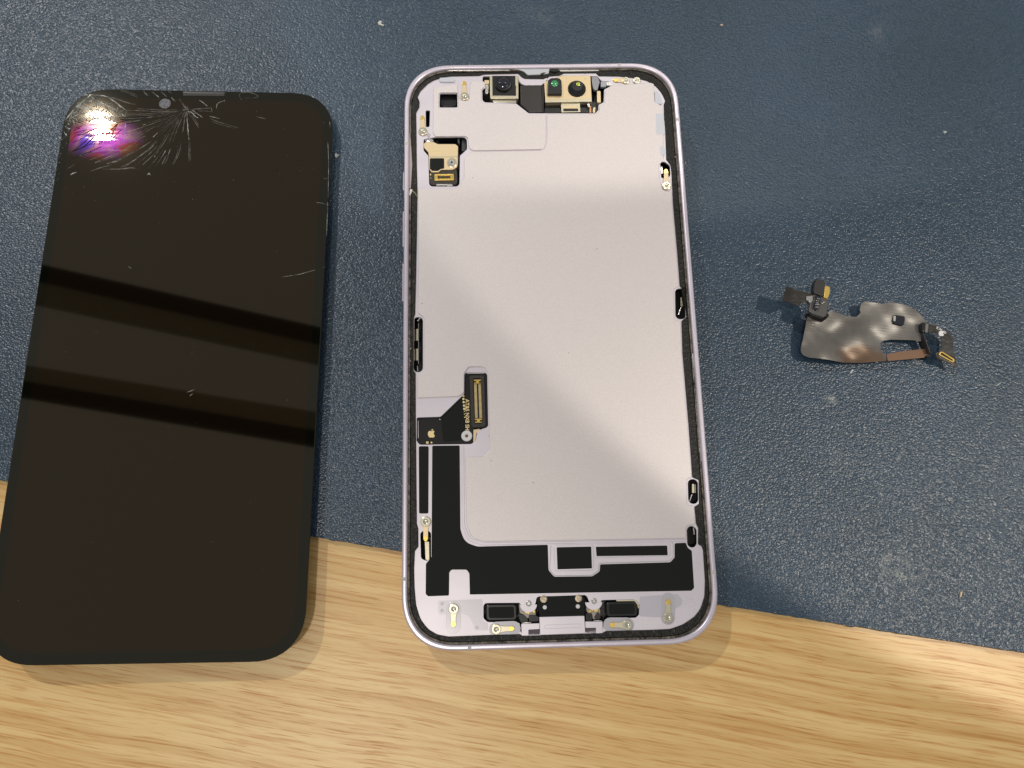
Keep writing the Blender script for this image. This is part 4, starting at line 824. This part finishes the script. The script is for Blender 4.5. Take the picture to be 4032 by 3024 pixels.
# black chip on the film
ch = slab('proximity_chip', [Q(3.3, [(1420, 442), (1438, 436), (1520, 450), (1530, 466), (1520, 528), (1505, 533), (1425, 518), (1418, 500)])], 2.0, 3.5, m_lens, E_, bev=.25, r=.35)
slab('chip_contact', [Q(3.5, [(1425, 445), (1446, 448), (1442, 495), (1422, 492)])], 3.4, 3.52, m_steel, ch, bev=.02, r=.05)
# small circuit cluster, standing higher than the film
zc = 7.5
sheet('tab_flex', [(452, 180, .3), (520, 205), (610, 225), (690, 240, .3), (700, 300, .3), (600, 325, .5), (556, 358, .4), (500, 335), (418, 303, .2)], zc, m_fb, E_, lambda x, y: .25 * math.sin(x * .8), step=.8)
slab('flex_neck', [Q(zc, [(632, 268, .2), (690, 262, .3), (700, 250, .3), (760, 262, .3), (825, 300, .3), (830, 330, .3), (815, 440, .4), (790, 458, .3), (700, 430, .4), (655, 400, .3), (668, 340, 1.2), (655, 315, 1.2), (630, 305, .2)])], zc - 1.1, zc + .05, mat('grey_stiffener', (.10, .095, .09), .32, .1), E_, bev=.15, r=.2)
slab('solder_mask_tab', [Q(zc, [(634, 270), (690, 263), (690, 312), (672, 330), (654, 312), (632, 303)])], zc - .1, zc + .12, mat('silver_tab', (.38, .38, .37), .3, .5), E_, bev=.05, r=.15)
st0 = slab('microphone_block', [Q(zc + .6, [(722, 112), (740, 108), (800, 130), (805, 165), (795, 262), (770, 268), (700, 240), (712, 150)])], zc - 1.2, zc + .7, m_fdark, E_, bev=.2, r=.4)
slab('microphone_side', [Q(zc, [(700, 150), (722, 112), (712, 160), (700, 242), (690, 236)])], zc - 1.4, zc + .3, m_blackplastic, E_, bev=.1, r=.2)
gb = slab('gold_contact', [Q(zc + .5, [(802, 170), (850, 182), (848, 240), (826, 292), (792, 278), (798, 215)])], zc - .4, zc + .5, m_gold, E_, bev=.12, r=.08)
cp = slab('circuit_chip', [Q(zc + .6, [(712, 262), (770, 272), (760, 330), (742, 388), (722, 396), (700, 378), (702, 320)])], zc, zc + .75, m_lens, E_, bev=.2, r=.3)
random.seed(3)
for (x, y) in [(736, 288), (752, 292), (728, 308), (745, 312), (728, 328), (740, 330), (722, 342), (735, 346), (746, 344), (724, 366), (738, 368)]:
    q = [(x - 6, y - 5), (x + 6, y - 3), (x + 5, y + 5), (x - 7, y + 3)]
    slab('solder_joint', [Q(zc + .75, q)], zc + .6, zc + .86, m_steel, cp, bev=.08, r=.05)
for (x, y) in [(778, 332), (794, 322), (846, 340)]:
    slab('solder_ball', [Q(zc + .3, [(x - 8, y - 6), (x + 9, y - 8), (x + 10, y + 5), (x - 7, y + 8)])], zc - .2, zc + .4, m_steel, E_, bev=.2, r=.1)
slab('dark_stem', [Q(4.5, [(655, 400, .2), (720, 428, .2), (800, 455, .2), (806, 470, .2), (795, 492, .3), (700, 462, .2), (650, 432, .2)])], 2.2, 6.9, m_blackplastic, E_, bev=.15, r=.1)
# bent loop and tail at the right
sheet('brown_strip', [(1362, 795, .3), (1480, 770), (1620, 755), (1738, 742, .8), (1762, 780, .8), (1752, 812, .8), (1700, 825), (1500, 845), (1372, 856, .2)], 2.2, mat('copper_strip', (.21, .12, .07), .36, .4), E_, lambda x, y: 0, step=1)
slab('strip_fold', [Q(2.0, [(1742, 742), (1768, 780), (1758, 812), (1738, 828), (1704, 826), (1706, 812), (1742, 800), (1750, 780)])], .1, 2.6, m_blackplastic, E_, bev=.15, r=.4)
slab('edge_on_strip', [Q(3.4, [(1684, 600), (1694, 600), (1760, 778), (1750, 790)])], .6, 3.6, m_fdark, E_, bev=.08, r=.2)
slab('strip_fold', [Q(3.4, [(1668, 520), (1682, 508), (1712, 510), (1706, 600), (1690, 604), (1672, 580)])], 1.2, 3.9, m_blackplastic, E_, bev=.3, r=.5)
ct0 = Q(2.5, [(1860, 700)])[0]
tail = sheet('tail_flex', [(1706, 512, .3), (1790, 530), (1925, 600, .5), (1962, 645, .8), (1966, 760), (2010, 921, .2), (1935, 880, .3), (1818, 838, .3), (1800, 790, .4), (1856, 755, .5), (1860, 690), (1850, 625, .8), (1775, 604), (1702, 590, .3)], 3.0, m_fb, E_, lambda x, y: .25 * math.cos((x - ct0[0]) * .3) + .02 * (y - ct0[1]), step=.8)
slab('fold_highlight', [Q(3.4, [(1712, 514), (1742, 520), (1732, 600), (1704, 594)])], 3.1, 3.5, m_sheet, E_, bev=.05, r=.1)
conn = slab('board_connector', [Q(3.3, [(1838, 775, .4), (1862, 770, .4), (1978, 842, .4), (1972, 868, .3), (1952, 866, .3), (1832, 800, .3)]), Q(3.3, [(1852, 785, .1), (1866, 784, .1), (1962, 846, .1), (1958, 856, .1), (1948, 852, .1), (1850, 797, .1)])], 2.6, 3.45, m_gold, E_, bev=.08, r=.1)
slab('connector_core', [Q(3.3, [(1852, 785), (1866, 784), (1962, 846), (1958, 856), (1948, 852), (1850, 797)])], 2.6, 3.2, m_blackplastic, conn, bev=.05, r=.1)
for i in range(11):
    x, y = 1838 + i * 12.5, 812 + i * 6.6
    slab('connector_pin', [Q(3.3, [(x, y), (x + 5, y + 2), (x + 3, y + 10), (x - 2, y + 8)])], 2.6, 3.3, m_steel, conn, bev=.03, r=.01)
o = text('9.70.40', .95, Q(3.4, [(1856, 578)])[0], -.45, 3.42, m_white, tail, 'printed_text')
slab('white_emblem', [Q(3.4, [(x * .62 + 1858 - 382 * .62, y * .62 + 606 - 1408 * .62) for x, y in fruit])], 3.2, 3.44, m_white, tail, bev=.01, r=.1)

# ------------------------------------------------------------------ crumbs on the mat
def crumb(name, pts, h, mt, label, cat, z0=MATZ, bev=.08):
    c = P(FW, z0, [(sum(p[0] for p in pts) / len(pts), sum(p[1] for p in pts) / len(pts))])[0]
    q = [(p[0] - c[0], p[1] - c[1]) for p in P(FW, z0 + h, pts)]
    M = Matrix.Translation((c[0], c[1], z0))
    o = slab(name, [q], -.05, h, mt, None, bev=bev, r=0, F=M); tag(o, label, cat); return o
m_crumb = mat('white_crumb', (.55, .56, .50), .5, bump=1, bscale=1500, bdist=.0003)
m_glass = mat('glass_chip', (.55, .60, .60), .08, .2, .9)
crumb('adhesive_crumb', [(1487, 88), (1496, 80), (1504, 83), (1500, 92), (1512, 97), (1508, 102), (1498, 98), (1490, 96)], .5, m_crumb, 'pale curled glue crumb on the mat above the gap between screen and phone body', 'glue crumb')
crumb('wood_splinter', [(3783, 2330), (3791, 2328), (3787, 2350), (3780, 2354)], .4, mat('splinter', (.62, .50, .32), .6), 'tiny tan wood splinter on the mat at lower right', 'splinter')
crumb('glass_sliver', [(3356, 1452), (3362, 1456), (3352, 1472), (3346, 1468)], .35, m_glass, 'clear glass sliver on the mat just below the ribbon cable', 'glass sliver')
crumb('glass_chip', [(1316, 612), (1322, 600), (1328, 608), (1336, 606), (1330, 614), (1322, 620)], .5, m_glass, 'jagged glass chip on the mat beside the right edge of the screen', 'glass chip')
crumb('glass_chip', [(3714, 515), (3730, 517), (3722, 526)], .5, m_glass, 'lone glass chip on the mat high at the right side', 'glass chip')
crumb('dust_fleck', [(3890, 2120), (3897, 2116), (3899, 2124), (3892, 2126)], .3, m_crumb, 'small white dust fleck on the mat near the lower right edge', 'dust fleck')
crumb('dust_fleck', [(2836, 94), (2848, 94), (2846, 101), (2838, 100)], .3, mat('pink_fleck', (.5, .38, .36), .6), 'pinkish dust fleck on the mat above right of the phone body', 'dust fleck')
crumb('glass_sliver', [(3920, 1518), (3940, 1506), (3942, 1509), (3926, 1520)], .25, m_glass, 'thin glass sliver on the mat by the right edge below the ribbon cable', 'glass sliver')
